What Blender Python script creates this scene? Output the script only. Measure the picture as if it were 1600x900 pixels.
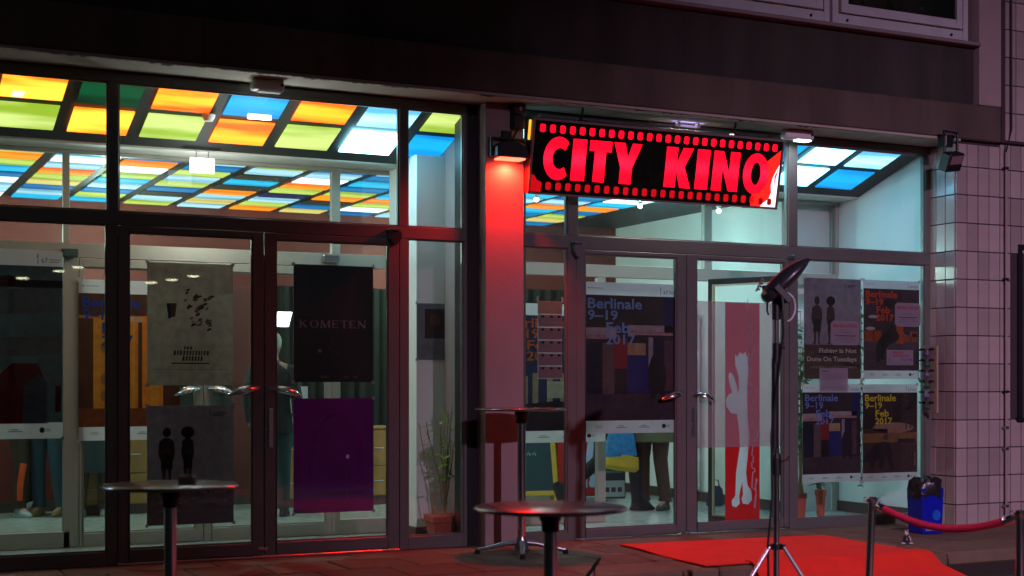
import bpy, bmesh, math, random
from mathutils import Vector, Matrix, Quaternion
for o in list(bpy.data.objects): bpy.data.objects.remove(o)
SC = bpy.context.scene; COL = SC.collection
R = math.radians; PI = math.pi
random.seed(7)

# ------------------------------------------------------------------ camera
# Survey of the place: the glazed front is the plane Y = 0, X runs along it, Z = 0 is the threshold.
CZ = 1.233; YAW = R(26.06); FPX = 2249.0
SY, CY = math.sin(YAW), math.cos(YAW)
cd = bpy.data.cameras.new('camera'); cam = bpy.data.objects.new('camera', cd); COL.objects.link(cam)
cam.location = (0, -10, CZ); cam.rotation_euler = (R(90), 0, -YAW)
cd.sensor_width = 36; cd.lens = FPX/1600*36; cd.shift_y = 0.09375
cd.clip_start = .1; cd.clip_end = 900
cd.dof.use_dof = True; cd.dof.focus_distance = 11.6; cd.dof.aperture_fstop = 2.0
SC.camera = cam
def at(x, y, Y):
    u = (x-800)/FPX; v = (600-y)/FPX
    t = (Y+10)/(CY-SY*u)
    return (SY+CY*u)*t, CZ+v*t
def XA(x, Y=0): return at(x, 600, Y)[0]

# ------------------------------------------------------------------ world: a night sky
w = bpy.data.worlds.new('World'); SC.world = w; w.use_nodes = True
nt = w.node_tree; bg = nt.nodes['Background']
sk = nt.nodes.new('ShaderNodeTexSky'); sk.sky_type = 'NISHITA'; sk.sun_disc = False
sk.sun_elevation = R(55); sk.sun_rotation = R(160)
nt.links.new(sk.outputs[0], bg.inputs[0]); bg.inputs[1].default_value = 0.003
sd = bpy.data.lights.new('moon', 'SUN'); sd.energy = .006; sd.angle = R(.5); sd.color = (1, .9, .8)
so = bpy.data.objects.new('moon', sd); COL.objects.link(so)
so.rotation_euler = (R(35), 0, R(-20))
SC.view_settings.view_transform = 'Standard'; SC.view_settings.look = 'None'
SC.view_settings.exposure = .4; SC.view_settings.gamma = 1
SC.render.engine = 'CYCLES'
SC.cycles.max_bounces = 8; SC.cycles.transparent_max_bounces = 24
SC.cycles.caustics_reflective = False; SC.cycles.caustics_refractive = False
SC.cycles.sample_clamp_indirect = 3

# ------------------------------------------------------------------ materials
MATS = {}
def mat(name, col, rough=.6, metal=0, var=.18, vs=8, bump=.15, bs=60, spec=.5, emit=None, es=0, transl=0, coat=0, rnd=0, streak=0):
    if name in MATS: return MATS[name]
    m = bpy.data.materials.new(name); m.use_nodes = True; n = m.node_tree.nodes; l = m.node_tree.links
    b = n['Principled BSDF']
    b.inputs['Roughness'].default_value = rough; b.inputs['Metallic'].default_value = metal
    b.inputs['Specular IOR Level'].default_value = spec
    if coat: b.inputs['Coat Weight'].default_value = coat; b.inputs['Coat Roughness'].default_value = .08
    tc = n.new('ShaderNodeTexCoord'); no = n.new('ShaderNodeTexNoise'); no.inputs['Scale'].default_value = vs
    no.inputs['Detail'].default_value = 6; mpg = n.new('ShaderNodeMapping'); mpg.inputs['Scale'].default_value = (1, 1, .22 if streak else 1)
    l.new(tc.outputs['Object'], mpg.inputs[0]); l.new(mpg.outputs[0], no.inputs['Vector'])
    mx = n.new('ShaderNodeMix'); mx.data_type = 'RGBA'
    c = list(col)+[1]
    mx.inputs[6].default_value = [min(1, k*(1-var)) for k in col]+[1]; mx.inputs[7].default_value = [min(1, k*(1+var)) for k in col]+[1]
    l.new(no.outputs['Fac'], mx.inputs[0]); src = mx.outputs[2]
    if rnd:
        oi = n.new('ShaderNodeObjectInfo'); hs = n.new('ShaderNodeHueSaturation')
        mr = n.new('ShaderNodeMapRange'); mr.inputs[3].default_value = 1-rnd; mr.inputs[4].default_value = 1+rnd
        l.new(oi.outputs['Random'], mr.inputs[0]); l.new(mr.outputs[0], hs.inputs['Value']); l.new(src, hs.inputs['Color']); src = hs.outputs[0]
    l.new(src, b.inputs['Base Color'])
    if bump:
        n2 = n.new('ShaderNodeTexNoise'); n2.inputs['Scale'].default_value = bs; n2.inputs['Detail'].default_value = 4
        l.new(tc.outputs['Object'], n2.inputs['Vector'])
        bp = n.new('ShaderNodeBump'); bp.inputs['Strength'].default_value = bump; bp.inputs['Distance'].default_value = .004
        l.new(n2.outputs['Fac'], bp.inputs['Height']); l.new(bp.outputs[0], b.inputs['Normal'])
    if emit:
        b.inputs['Emission Color'].default_value = list(emit)+[1]; b.inputs['Emission Strength'].default_value = es
    if transl:
        tr = n.new('ShaderNodeBsdfTranslucent'); l.new(src, tr.inputs[0])
        ms = n.new('ShaderNodeMixShader'); ms.inputs[0].default_value = transl
        l.new(b.outputs[0], ms.inputs[1]); l.new(tr.outputs[0], ms.inputs[2]); l.new(ms.outputs[0], n['Material Output'].inputs[0])
    MATS[name] = m; return m
def glow(name, c1, c2, s, scale=(1.2, 7, 1), lo=.35, hi=.65):
    """back-lit coloured glass: brighter where the tube behind it is near"""
    m = bpy.data.materials.new(name); m.use_nodes = True; n = m.node_tree.nodes; l = m.node_tree.links
    b = n['Principled BSDF']; b.inputs['Base Color'].default_value = [min(.3, k*.12) for k in c1]+[1]; b.inputs['Roughness'].default_value = .85
    tc = n.new('ShaderNodeTexCoord'); mp = n.new('ShaderNodeMapping'); mp.inputs['Scale'].default_value = scale
    oi = n.new('ShaderNodeObjectInfo'); cb = n.new('ShaderNodeCombineXYZ')
    mu = n.new('ShaderNodeMath'); mu.operation = 'MULTIPLY'; mu.inputs[1].default_value = 37
    l.new(oi.outputs['Random'], mu.inputs[0])
    for k in range(3): l.new(mu.outputs[0], cb.inputs[k])
    l.new(cb.outputs[0], mp.inputs['Location'])
    l.new(tc.outputs['Object'], mp.inputs[0]); no = n.new('ShaderNodeTexNoise'); no.inputs['Scale'].default_value = 1; no.inputs['Detail'].default_value = 3
    l.new(mp.outputs[0], no.inputs['Vector'])
    mr = n.new('ShaderNodeMapRange'); mr.inputs[1].default_value = lo; mr.inputs[2].default_value = hi
    l.new(no.outputs['Fac'], mr.inputs[0])
    mx = n.new('ShaderNodeMix'); mx.data_type = 'RGBA'; mx.inputs[6].default_value = list(c1)+[1]; mx.inputs[7].default_value = list(c2)+[1]
    sy = n.new('ShaderNodeSeparateXYZ'); l.new(tc.outputs['Object'], sy.inputs[0])
    of = n.new('ShaderNodeMath'); of.operation = 'MULTIPLY_ADD'; of.inputs[1].default_value = .16; of.inputs[2].default_value = -.08; l.new(oi.outputs['Random'], of.inputs[0])
    ad = n.new('ShaderNodeMath'); ad.operation = 'ADD'; l.new(sy.outputs[1], ad.inputs[0]); l.new(of.outputs[0], ad.inputs[1])
    ab = n.new('ShaderNodeMath'); ab.operation = 'ABSOLUTE'; l.new(ad.outputs[0], ab.inputs[0])
    m3 = n.new('ShaderNodeMapRange'); m3.inputs[1].default_value = .0; m3.inputs[2].default_value = .15; m3.inputs[3].default_value = .75; m3.inputs[4].default_value = -.25; l.new(ab.outputs[0], m3.inputs[0])
    m4 = n.new('ShaderNodeMath'); m4.operation = 'ADD'; m4.use_clamp = True; l.new(mr.outputs[0], m4.inputs[0]); l.new(m3.outputs[0], m4.inputs[1])
    l.new(m4.outputs[0], mx.inputs[0]); l.new(mx.outputs[2], b.inputs['Emission Color']); b.inputs['Emission Strength'].default_value = s
    MATS[name] = m; return m
def glass(name, tint=(1, 1, 1), refl=1.0, rough=0.0, dirt=.016):
    m = bpy.data.materials.new(name); m.use_nodes = True; n = m.node_tree.nodes; l = m.node_tree.links
    n.remove(n['Principled BSDF'])
    t = n.new('ShaderNodeBsdfTransparent'); t.inputs[0].default_value = list(tint)+[1]
    g = n.new('ShaderNodeBsdfGlossy'); g.inputs['Roughness'].default_value = rough
    f = n.new('ShaderNodeFresnel'); f.inputs[0].default_value = 1.5
    ge = n.new('ShaderNodeNewGeometry'); mr = n.new('ShaderNodeMapRange'); mr.inputs[3].default_value = 1.5; mr.inputs[4].default_value = 1/1.5
    l.new(ge.outputs['Backfacing'], mr.inputs[0]); l.new(mr.outputs[0], f.inputs[0])
    mu = n.new('ShaderNodeMath'); mu.operation = 'MULTIPLY'; mu.inputs[1].default_value = refl
    s = n.new('ShaderNodeMixShader'); l.new(f.outputs[0], mu.inputs[0]); l.new(mu.outputs[0], s.inputs[0])
    l.new(t.outputs[0], s.inputs[1]); l.new(g.outputs[0], s.inputs[2])
    df = n.new('ShaderNodeBsdfDiffuse'); df.inputs[0].default_value = (.7, .7, .7, 1); tc = n.new('ShaderNodeTexCoord'); mp = n.new('ShaderNodeMapping'); mp.inputs['Scale'].default_value = (1, 1, .35)
    no = n.new('ShaderNodeTexNoise'); no.inputs['Scale'].default_value = 4; no.inputs['Detail'].default_value = 7; l.new(tc.outputs['Object'], mp.inputs[0]); l.new(mp.outputs[0], no.inputs['Vector'])
    mr2 = n.new('ShaderNodeMapRange'); mr2.inputs[1].default_value = .42; mr2.inputs[2].default_value = .75; mr2.inputs[3].default_value = dirt*.25; mr2.inputs[4].default_value = dirt; l.new(no.outputs['Fac'], mr2.inputs[0])
    s2 = n.new('ShaderNodeMixShader'); l.new(mr2.outputs[0], s2.inputs[0]); l.new(s.outputs[0], s2.inputs[1]); l.new(df.outputs[0], s2.inputs[2]); l.new(s2.outputs[0], n['Material Output'].inputs[0])
    MATS[name] = m; return m

M_FRAME = mat('grey_frame_paint', (.15, .155, .145), .38, .3, .15, 5, .1, 90)
M_FRAMEI = mat('cream_frame_paint', (.36, .33, .27), .45, 0, .12, 5, .1, 90)
M_BLACK = mat('black_paint', (.012, .012, .014), .4)
M_RUBBER = mat('black_rubber', (.01, .01, .01), .8)
M_CHROME = mat('chrome', (.8, .8, .83), .17, 1, .05, 5, .02)
M_STEEL = mat('brushed_steel', (.5, .5, .52), .3, 1, .1, 20, .1, 200)
M_PLASTER = mat('stained_render', (.10, .078, .062), .9, 0, .75, 3, 1, 45, streak=1)
M_PLASTER2 = mat('dark_render', (.042, .038, .032), .92, 0, .75, 3.5, 1, 50, streak=1)
M_SOFFIT = mat('soffit_paint', (.42, .38, .33), .85, 0, .22, 6, .4, 40)
M_PEEL = mat('peeled_edge', (.035, .022, .018), .95, 0, .4, 30, .8, 80)
M_PILLAR = mat('pillar_paint', (.34, .27, .26), .7, 0, .12, 4, .35, 70)
M_TILE = mat('glazed_tile', (.38, .32, .30), .22, 0, .16, 5, .06, 10, coat=.4, rnd=.17)
M_MORTAR = mat('dark_mortar', (.05, .035, .045), .95)
M_WALLW = mat('white_wall', (.82, .83, .80), .8, 0, .05, 3, .1, 50)
M_WALLR = mat('red_wall', (.15, .02, .01), .7, 0, .12, 3)
M_WALLG = mat('dark_green_cloth', (.008, .013, .008), .9, 0, .3, 6)
M_SKIRT = mat('dark_skirting', (.06, .04, .03), .5)
M_SKIRTR = mat('brown_skirting', (.12, .03, .02), .5)
M_WOOD = mat('yellow_oak', (.36, .19, .045), .5, 0, .25, 3)
M_GLASS = glass('window_glass', (.93, .95, .94), 1.0)
M_GLASSD = glass('tinted_glass', (.5, .52, .5), 1.0)
M_STONE = mat('paving_stone', (.14, .10, .062), .75, 0, .35, 7, .7, 30, rnd=.22)
M_ASPH = mat('asphalt', (.05, .048, .046), .8, 0, .3, 20, .7, 80)
M_MOSS = mat('mossy_stone', (.06, .075, .035), .95, 0, .6, 12, 1, 40)
M_JOINT = mat('sand_joint', (.03, .022, .018), .95)
M_FLOOR = mat('terrazzo', (.38, .44, .40), .22, 0, .6, 9, .05)
M_GRID = mat('dark_ceiling_grid', (.02, .019, .016), .6)
M_CARPET = mat('red_carpet', (.93, .03, .012), .95, 0, .25, 5, 1, 16)
M_WHITE = mat('white_plastic', (.7, .7, .7), .4)
M_PAPER = mat('white_paper', (.66, .64, .66), .7, transl=.4)

# ------------------------------------------------------------------ helpers
def tag(o, label=None, cat=None, group=None, kind=None):
    if label: o['label'] = label
    if cat: o['category'] = cat
    if group: o['group'] = group
    if kind: o['kind'] = kind
    return o
def empty(name, loc=(0, 0, 0), rz=0, label=None, cat=None, group=None):
    o = bpy.data.objects.new(name, None); COL.objects.link(o); o.location = loc; o.rotation_euler = (0, 0, rz)
    o.empty_display_size = .1
    return tag(o, label, cat, group)
class MB:
    def __init__(s): s.v = []; s.f = []
    def add(s, vs, fs, M=None):
        k = len(s.v); s.v += [tuple(M @ Vector(p)) if M else tuple(p) for p in vs]; s.f += [tuple(i+k for i in f) for f in fs]; return s
    def box(s, x0, x1, y0, y1, z0, z1, M=None):
        vs = [(x, y, z) for z in (z0, z1) for y in (y0, y1) for x in (x0, x1)]
        return s.add(vs, [(0, 2, 3, 1), (4, 5, 7, 6), (0, 1, 5, 4), (2, 6, 7, 3), (0, 4, 6, 2), (1, 3, 7, 5)], M)
    def tube(s, pts, rad, n=12, cap=True, M=None, flat=1.0):
        pts = [Vector(p) for p in pts]
        if not hasattr(rad, '__len__'): rad = [rad]*len(pts)
        vs = []; fs = []; up = None
        for i, p in enumerate(pts):
            d = (pts[min(i+1, len(pts)-1)]-pts[max(i-1, 0)]).normalized()
            if up is None: up = d.orthogonal().normalized()
            up = (up-d*up.dot(d)).normalized(); sd_ = d.cross(up)
            for k in range(n):
                a = 2*PI*k/n; vs.append(p+(up*math.cos(a)+sd_*math.sin(a)*flat)*rad[i])
        for i in range(len(pts)-1):
            for k in range(n):
                a = i*n+k; b = i*n+(k+1) % n; fs.append((a, b, b+n, a+n))
        if cap: fs.append(tuple(range(n))[::-1]); fs.append(tuple(range((len(pts)-1)*n, len(pts)*n)))
        return s.add(vs, fs, M)
    def lathe(s, prof, n=24, M=None):
        vs = []; fs = []
        for r, z in prof:
            for k in range(n): a = 2*PI*k/n; vs.append((r*math.cos(a), r*math.sin(a), z))
        for i in range(len(prof)-1):
            for k in range(n): a = i*n+k; b = i*n+(k+1) % n; fs.append((a, b, b+n, a+n))
        if prof[0][0] > 1e-4: fs.append(tuple(range(n))[::-1])
        if prof[-1][0] > 1e-4: fs.append(tuple(range((len(prof)-1)*n, len(prof)*n)))
        return s.add(vs, fs, M)
    def loft(s, rings, n=16, cap=True, M=None):
        """rings: (cx, cy, cz, rx, ry)"""
        vs = []; fs = []
        for cx, cy, cz, rx, ry in rings:
            for k in range(n): a = 2*PI*k/n; vs.append((cx+rx*math.cos(a), cy+ry*math.sin(a), cz))
        for i in range(len(rings)-1):
            for k in range(n): a = i*n+k; b = i*n+(k+1) % n; fs.append((a, b, b+n, a+n))
        if cap: fs.append(tuple(range(n))[::-1]); fs.append(tuple(range((len(rings)-1)*n, len(rings)*n)))
        return s.add(vs, fs, M)
    def ball(s, c, r, n=12, sq=(1, 1, 1), M=None):
        m = n//2; prof = [(math.sin(PI*i/m), -math.cos(PI*i/m)) for i in range(m+1)]
        vs = []; fs = []
        for a_, z in prof:
            for k in range(n): a = 2*PI*k/n; vs.append((c[0]+a_*r*sq[0]*math.cos(a), c[1]+a_*r*sq[1]*math.sin(a), c[2]+z*r*sq[2]))
        for i in range(m):
            for k in range(n): a = i*n+k; b = i*n+(k+1) % n; fs.append((a, b, b+n, a+n))
        return s.add(vs, fs, M)
    def prism(s, poly, y0, y1, M=None):
        """polygon in XZ extruded along Y"""
        n = len(poly); vs = [(x, y0, z) for x, z in poly]+[(x, y1, z) for x, z in poly]
        ar = sum(poly[i][0]*poly[(i+1) % n][1]-poly[(i+1) % n][0]*poly[i][1] for i in range(n))
        f = [tuple(range(n)), tuple(range(n, 2*n))[::-1]]+[(i, i+n, (i+1) % n+n, (i+1) % n) for i in range(n)]
        if ar < 0: f = [q[::-1] for q in f]
        return s.add(vs, f, M)
    def mesh(s, name, m, bevel=0, smooth=False, seg=1):
        me = bpy.data.meshes.new(name); me.from_pydata(s.v, [], s.f)
        bm = bmesh.new(); bm.from_mesh(me)
        bmesh.ops.remove_doubles(bm, verts=bm.verts, dist=1e-5)
        if bevel: bmesh.ops.bevel(bm, geom=list(bm.edges)+list(bm.verts), offset=bevel, segments=seg, affect='EDGES', profile=.5)
        bm.to_mesh(me); bm.free()
        if smooth:
            me.polygons.foreach_set('use_smooth', [True]*len(me.polygons))
            try: me.set_sharp_from_angle(angle=R(40))
            except Exception: pass
        me.materials.append(m); return me
    def build(s, name, m, parent=None, bevel=0, smooth=False, loc=None, rz=None, kind=None, seg=1):
        o = bpy.data.objects.new(name, s.mesh(name, m, bevel, smooth, seg)); COL.objects.link(o)
        if parent is not None: o.parent = parent
        if loc: o.location = loc
        if rz is not None: o.rotation_euler = (0, 0, rz)
        if kind: o['kind'] = kind
        return o
def inst(name, me, parent, loc, rot=(0, 0, 0), sc=(1, 1, 1)):
    o = bpy.data.objects.new(name, me); COL.objects.link(o); o.parent = parent; o.location = loc; o.rotation_euler = rot; o.scale = sc; return o
def kids(o): return [c for c in bpy.data.objects if c.parent == o]
def copy_tree(o, parent=None):
    c = o.copy(); COL.objects.link(c); c.parent = parent
    for ch in kids(o): copy_tree(ch, c)
    return c
def struct(name, mb, m, bevel=0): return mb.build(name, m, bevel=bevel, kind='structure')

def text_obj(name, s, m, parent, x0, z0, x1, z1, y=-.0012, bold=0.0, fit=True, depth=0, rot=0):
    cu = bpy.data.curves.new('t', 'FONT'); cu.body = s; cu.offset = bold; cu.resolution_u = 2; cu.fill_mode = 'FRONT'
    t = bpy.data.objects.new('t', cu); COL.objects.link(t)
    dg = bpy.context.evaluated_depsgraph_get(); me = bpy.data.meshes.new_from_object(t.evaluated_get(dg))
    bpy.data.objects.remove(t)
    xs = [v.co.x for v in me.vertices]; ys = [v.co.y for v in me.vertices]
    if rot:
        for v in me.vertices: v.co.x, v.co.y = -v.co.y*rot, v.co.x*rot
        xs = [v.co.x for v in me.vertices]; ys = [v.co.y for v in me.vertices]
    ax, bx, ay, by = min(xs), max(xs), min(ys), max(ys)
    sx = (x1-x0)/(bx-ax); sz = (z1-z0)/(by-ay)
    for v in me.vertices:
        v.co = Vector((x0+(v.co.x-ax)*sx, y, z0+(v.co.y-ay)*sz))
    me.materials.clear(); me.materials.append(m); me.name = name
    o = bpy.data.objects.new(name, me); COL.objects.link(o); o.parent = parent
    return o
def flat(name, poly, m, parent, layer=1, base=0):
    me = bpy.data.meshes.new(name); y = base-layer*.0007
    me.from_pydata([(x, y, z) for x, z in poly], [], [tuple(range(len(poly)))])
    ar = sum(poly[i][0]*poly[(i+1) % len(poly)][1]-poly[(i+1) % len(poly)][0]*poly[i][1] for i in range(len(poly)))
    if ar < 0: me.flip_normals()
    me.materials.append(m); o = bpy.data.objects.new(name, me); COL.objects.link(o); o.parent = parent; return o
def rect(x0, z0, x1, z1): return [(x0, z0), (x1, z0), (x1, z1), (x0, z1)]
def ell(cx, cz, rx, rz, n=20, a0=0, a1=2*PI): return [(cx+rx*math.cos(a0+(a1-a0)*i/n), cz+rz*math.sin(a0+(a1-a0)*i/n)) for i in range(n if a1-a0 > 6.2 else n+1)]

# ------------------------------------------------------------------ street, steps, platform
YF = -.42       # front of the side wall and beam
g = MB(); g.add([(-400, 0, -.372), (400, 0, -.372), (400, -400, -.372), (-400, -400, -.372)], [(0, 3, 2, 1)]); g.add([(-400, 0, -.372), (400, 0, -.372), (400, 400, -.372), (-400, 400, -.372)], [(0, 1, 2, 3)])
struct('street', g, M_ASPH)
b = MB().box(-6, 14, -1.93, .02, -.37, -.046); struct('platform_base', b, M_JOINT)
b = MB().box(-6, 14, -2.50, -1.931, -.37, -.185); struct('lower_step', b, M_MOSS, .012)
plat = empty('entrance_platform', (0, 0, 0)); plat['kind'] = 'structure'
sl = []
for k in range(3):
    mb = MB().box(-.243, .243, -.243, .243, -.045, 0); sl.append(mb.mesh('paving_slab', M_STONE, .008))
for j, yy in enumerate((-.66, -1.16)):
    x = -3.0+(.25 if j else 0)
    while x < 12.2:
        inst('paving_slab', random.choice(sl), plat, (x, yy, random.uniform(-.004, .002)), (random.uniform(-.006, .006), random.uniform(-.006, .006), 0)); x += .5
x = -3
es_ = MB().box(-.495, .495, -.26, .26, -.10, 0).mesh('edge_stone', M_STONE, .015)
while x < 12.5:
    inst('edge_stone', es_, plat, (x, -1.68, random.uniform(-.006, .002)), (random.uniform(-.008, .003), random.uniform(-.004, .004), random.uniform(-.004, .004))); x += 1.0
tb = MB().box(-.495, .495, -.20, .20, -.045, 0).mesh('threshold_slab', M_STONE, .006)
x = -3
while x < 12.5:
    inst('threshold_slab', tb, plat, (x, -.203, -.003), (0, random.uniform(-.003, .003), 0)); x += 1.0

# red carpet: over the platform and down the steps
def sheet(mb, pts, th=.008):
    n = len(pts)//2
    vs = []
    for p in pts: vs.append(p)
    for p in pts: vs.append((p[0], p[1], p[2]-th))
    m_ = len(pts)
    fs = [(2*i, 2*i+1, 2*i+3, 2*i+2) for i in range(n-1)]+[(m_+2*i, m_+2*i+2, m_+2*i+3, m_+2*i+1) for i in range(n-1)]
    fs += [(2*i, 2*i+2, m_+2*i+2, m_+2*i) for i in range(n-1)]+[(2*i+1, m_+2*i+1, m_+2*i+3, 2*i+3) for i in range(n-1)]
    fs += [(0, m_, m_+1, 1), (m_-2, m_-1, 2*m_-1, 2*m_-2)]
    mb.add(vs, fs)
cp = empty('red_carpet', (6.4, -1.2, 0), 0, 'bright red carpet running from the glass doors down over the platform edge', 'carpet')
cm = MB(); rows = 14; pts = []
for i in range(rows+1):
    f = i/rows; y = -.50+f*(-1.37)
    pts += [(5.56-.14*f+.008*math.sin(9*f)-6.4, y+1.2, .012+.003*math.sin(7*f)), (7.37-.05*f+.01*math.sin(11*f)-6.4, y-.14*(1-f)+1.2, .012+.002*math.sin(5*f+1))]
sheet(cm, pts); cm.build('upper_runner', M_CARPET, cp, smooth=True)
cm = MB(); pts = []
prof = [(-1.80, .024), (-1.90, .024), (-1.96, .012), (-2.05, -.06), (-2.35, -.13), (-2.55, -.17), (-3.0, -.35), (-3.3, -.358), (-4.5, -.36), (-6.5, -.36), (-9, -.36)]
for i, (y, z) in enumerate(prof):
    pts += [(5.80-.02*i-6.4, y+1.2, z), (7.32+.004*i-6.4, y+1.2, z)]
sheet(cm, pts); cm.build('lower_runner', M_CARPET, cp, smooth=True)

# ------------------------------------------------------------------ cinema building shell
bld = empty('cinema_building', (0, 0, 0), 0, 'dark rendered cinema front with glazed entrance, red column and tiled side wall', 'building')
def part(name, mb, m, bevel=0, parent=None, **k): return mb.build(name, m, parent or bld, bevel, **k)
part('lintel_beam', MB().box(-4, 9.53, YF, .35, 3.38, 3.69), M_PLASTER, .012)
part('panel_joint', MB().box(XA(318, YF)-.004, XA(318, YF)+.004, YF-.002, YF+.01, 3.385, 3.685), M_PEEL)
part('upper_band', MB().box(-4, 9.27, YF+.07, .35, 3.693, 4.20), M_PLASTER2, .004)
part('window_sill', MB().box(-4, 9.268, YF-.03, .2, 4.203, 4.235), mat('sill_stone', (.22, .19, .18), .8), .006)
part('corner_strip', MB().box(9.273, 9.53, YF+.002, .35, 3.693, 6.5), M_PILLAR, .006)
# soffit board below the beam (painted, edge flaking)
part('soffit', MB().box(-4, 9.055, YF+.003, -.032, 3.36, 3.379), M_SOFFIT)
for (xa, xb, amp) in ((1.2, 2.4, .03), (2.5, 5.0, .035), (5.15, 7.9, .03)):
    mb = MB(); n = int((xb-xa)/.02)
    poly = []
    for i in range(n+1):
        x = xa+(xb-xa)*i/n; poly.append((x, YF+.012+amp*max(0, random.gauss(.5, .5))*abs(math.sin(x*5.3)+.6*math.sin(x*13.7))))
    vs = [(x, YF+.004, 3.3575) for x, _ in poly]+[(x, max(y, YF+.008), 3.3575) for x, y in poly]
    k = len(poly); mb.add(vs, [(i, i+1, i+1+k, i+k)[::-1] for i in range(k-1)]); part('peeled_paint', mb, M_PEEL)
# pillar between the two glazed fronts
pxL, pxR = XA(758.5, -.16), XA(818.5, -.16)
part('pillar', MB().box(pxL, pxR, -.16, 1.0, -.02, 3.358), M_PILLAR, .004)
part('expansion_gap', MB().box(XA(727), pxL+.005, .0, .2, -.02, 3.358), M_BLACK)
# tiled side wall: mortar bed and single tiles
X0 = 9.058; YT = -.355
part('mortar_bed', MB().box(X0+.008, 13, YT+.008, .006, -.37, 3.379), M_MORTAR)
part('mortar_bed', MB().box(9.535, 13, YF+.008, .4, 3.382, 6.5), M_MORTAR)
tz = lambda k: -.077+.2482*k
tile_m = MB().box(-.0598, .0598, 0, .012, -.1198, .1198).mesh('tile', M_TILE, .0025)
tile_r = MB().box(0, .012, -.0555, .0555, -.1198, .1198).mesh('tile', M_TILE, .0025)
tilewall = bld
wx0 = XA(1590, YT)
for c in range(13):
    xc = X0+.064+.1285*c
    for r_ in range(0, 21):
        z = tz(r_)+.124
        if r_ >= 14 and c < 4: continue
        if r_ == 13: z0, z1 = tz(13)+.003, 3.355
        xlo, xhi = xc-.06, xc+.06
        if xhi > wx0 and .93 < z < 2.45: continue
        if r_ == 13 and c < 4:
            h = 3.352-tz(13)-.006; inst('tile', tile_m, bld, (xc, YT-.002, tz(13)+.003+h/2), (0, 0, 0), (1, 1, h/.241)); continue
        inst('tile', tile_m, bld, (xc+random.uniform(-.0006, .0006), (YF if r_ >= 14 else YT)-.002+random.uniform(-.0008, .0008), z), (random.uniform(-.004, .004), 0, random.uniform(-.006, .006)))
for c in range(3):
    for r_ in range(0, 14):
        z = tz(r_)+.124; s = 1
        if r_ == 13: s = (3.352-tz(13)-.006)/.241; z = tz(13)+.003+s*.1205
        inst('tile', tile_r, bld, (X0-.002, YT+.012+.061+.117*c, z), (0, random.uniform(-.004, .004), random.uniform(-.006, .006)), (1, 1, s))
# dark window in the tiled wall (edge of view)
sw = MB().box(wx0, wx0+.05, YT-.01, YT+.05, .93, 2.49).box(wx0+.05, 11, YT-.01, YT+.05, 2.44, 2.49).box(wx0-.02, 11, YT-.05, YT+.05, .90, .93).build('side_window', M_BLACK, bld)
MB().box(wx0+.05, 11, YT+.02, YT+.026, .93, 2.44).build('pane', M_GLASSD, sw)
MB().box(wx0+.05, 11, YT+.06, YT+.07, .93, 2.44).build('blind', M_BLACK, sw)
# conduit down the tiled wall
xc = XA(1571.5, YT-.03); mb = MB().tube([(xc, YT-.035, .02), (xc, YT-.035, 3.3)], .011, 10); cn = mb.build('conduit', M_PILLAR, bld, smooth=True)
MB().tube([(xc, YT-.03, 3.3), (xc+.004, YF-.03, 3.5), (xc, YF-.03, 6.4)], .008, 8).build('cable', M_BLACK, bld, smooth=True)
for yy in (264, 437, 612, 668, 701, 790):
    z = at(1571, yy, YT)[1]
    MB().box(xc-.022, xc+.022, YT-.05, YT-.014, z-.012, z+.012).tube([(xc-.03, YT-.02, z), (xc+.03, YT-.02, z)], .007, 8).build('clamp', M_BLACK if yy < 620 else M_STEEL, cn, .003)

# ------------------------------------------------------------------ upper window
WY = YF+.10
def upper_window(x0, x1):
    f = MB(); z0, z1 = 4.245, 5.6
    f.box(x0, x0+.06, WY, WY+.08, z0, z1).box(x1-.06, x1, WY, WY+.08, z0, z1).box(x0+.06, x1-.06, WY, WY+.08, z0, z0+.11).box(x0+.06, x1-.06, WY, WY+.08, z1-.06, z1)
    w_ = f.build('upper_window', mat('white_window_frame', (.5, .5, .52), .45), bld, .004)
    a, b_, c, d = x0+.08, x1-.08, z0+.12, z1-.08
    MB().box(a, a+.07, WY-.018, WY+.02, c, d).box(b_-.07, b_, WY-.018, WY+.02, c, d).box(a+.07, b_-.07, WY-.018, WY+.02, c, c+.075).box(a+.07, b_-.07, WY-.018, WY+.02, d-.07, d).build('sash', MATS['white_window_frame'], w_, .004)
    MB().box(a+.07, b_-.07, WY, WY+.006, c+.075, d-.07).build('pane', M_GLASSD, w_)
    for xx in (x0+.15, x1-.2): MB().ball((xx, WY-.004, z0+.06), .014, 8).build('drain_cap', M_BLACK, w_)
    return w_
xm = XA(1299, WY); xr = XA(1513, WY)
upper_window(xm+.015, xr); upper_window(xm-1.75, xm-.015); upper_window(xm-3.6, xm-1.78)
part('upper_sill_board', MB().box(-1, 9.268, WY+.1, WY+.6, 4.24, 4.36), M_SKIRT)
part('upper_room_wall', MB().box(-1, 9.4, 2.0, 2.1, 4.24, 6.6), mat('ochre_wall', (.35, .2, .05), .9))
part('upper_wall', MB().box(-4, xm-3.65, YF+.06, .3, 4.238, 6.5), M_PLASTER2)
part('upper_room_side', MB().box(9.0, 9.26, WY+.1, 2.0, 4.37, 6.5), M_PLASTER2)
part('upper_room_ceiling', MB().box(-4, 13, YF, 3, 6.5, 6.6), M_PLASTER2)
ul = bpy.data.lights.new('upper_room_lamp', 'POINT'); ul.energy = 9; ul.color = (1, .5, .12); ul.shadow_soft_size = .1
uo = bpy.data.objects.new('upper_room_lamp', ul); COL.objects.link(uo); uo.location = (xm+.9, .9, 5.6)
bt = MB().lathe([(.032, 0), (.034, .02), (.034, .15), (.03, .175), (.013, .205), (.011, .26), (.014, .262), (.014, .275)], 16)
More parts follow.
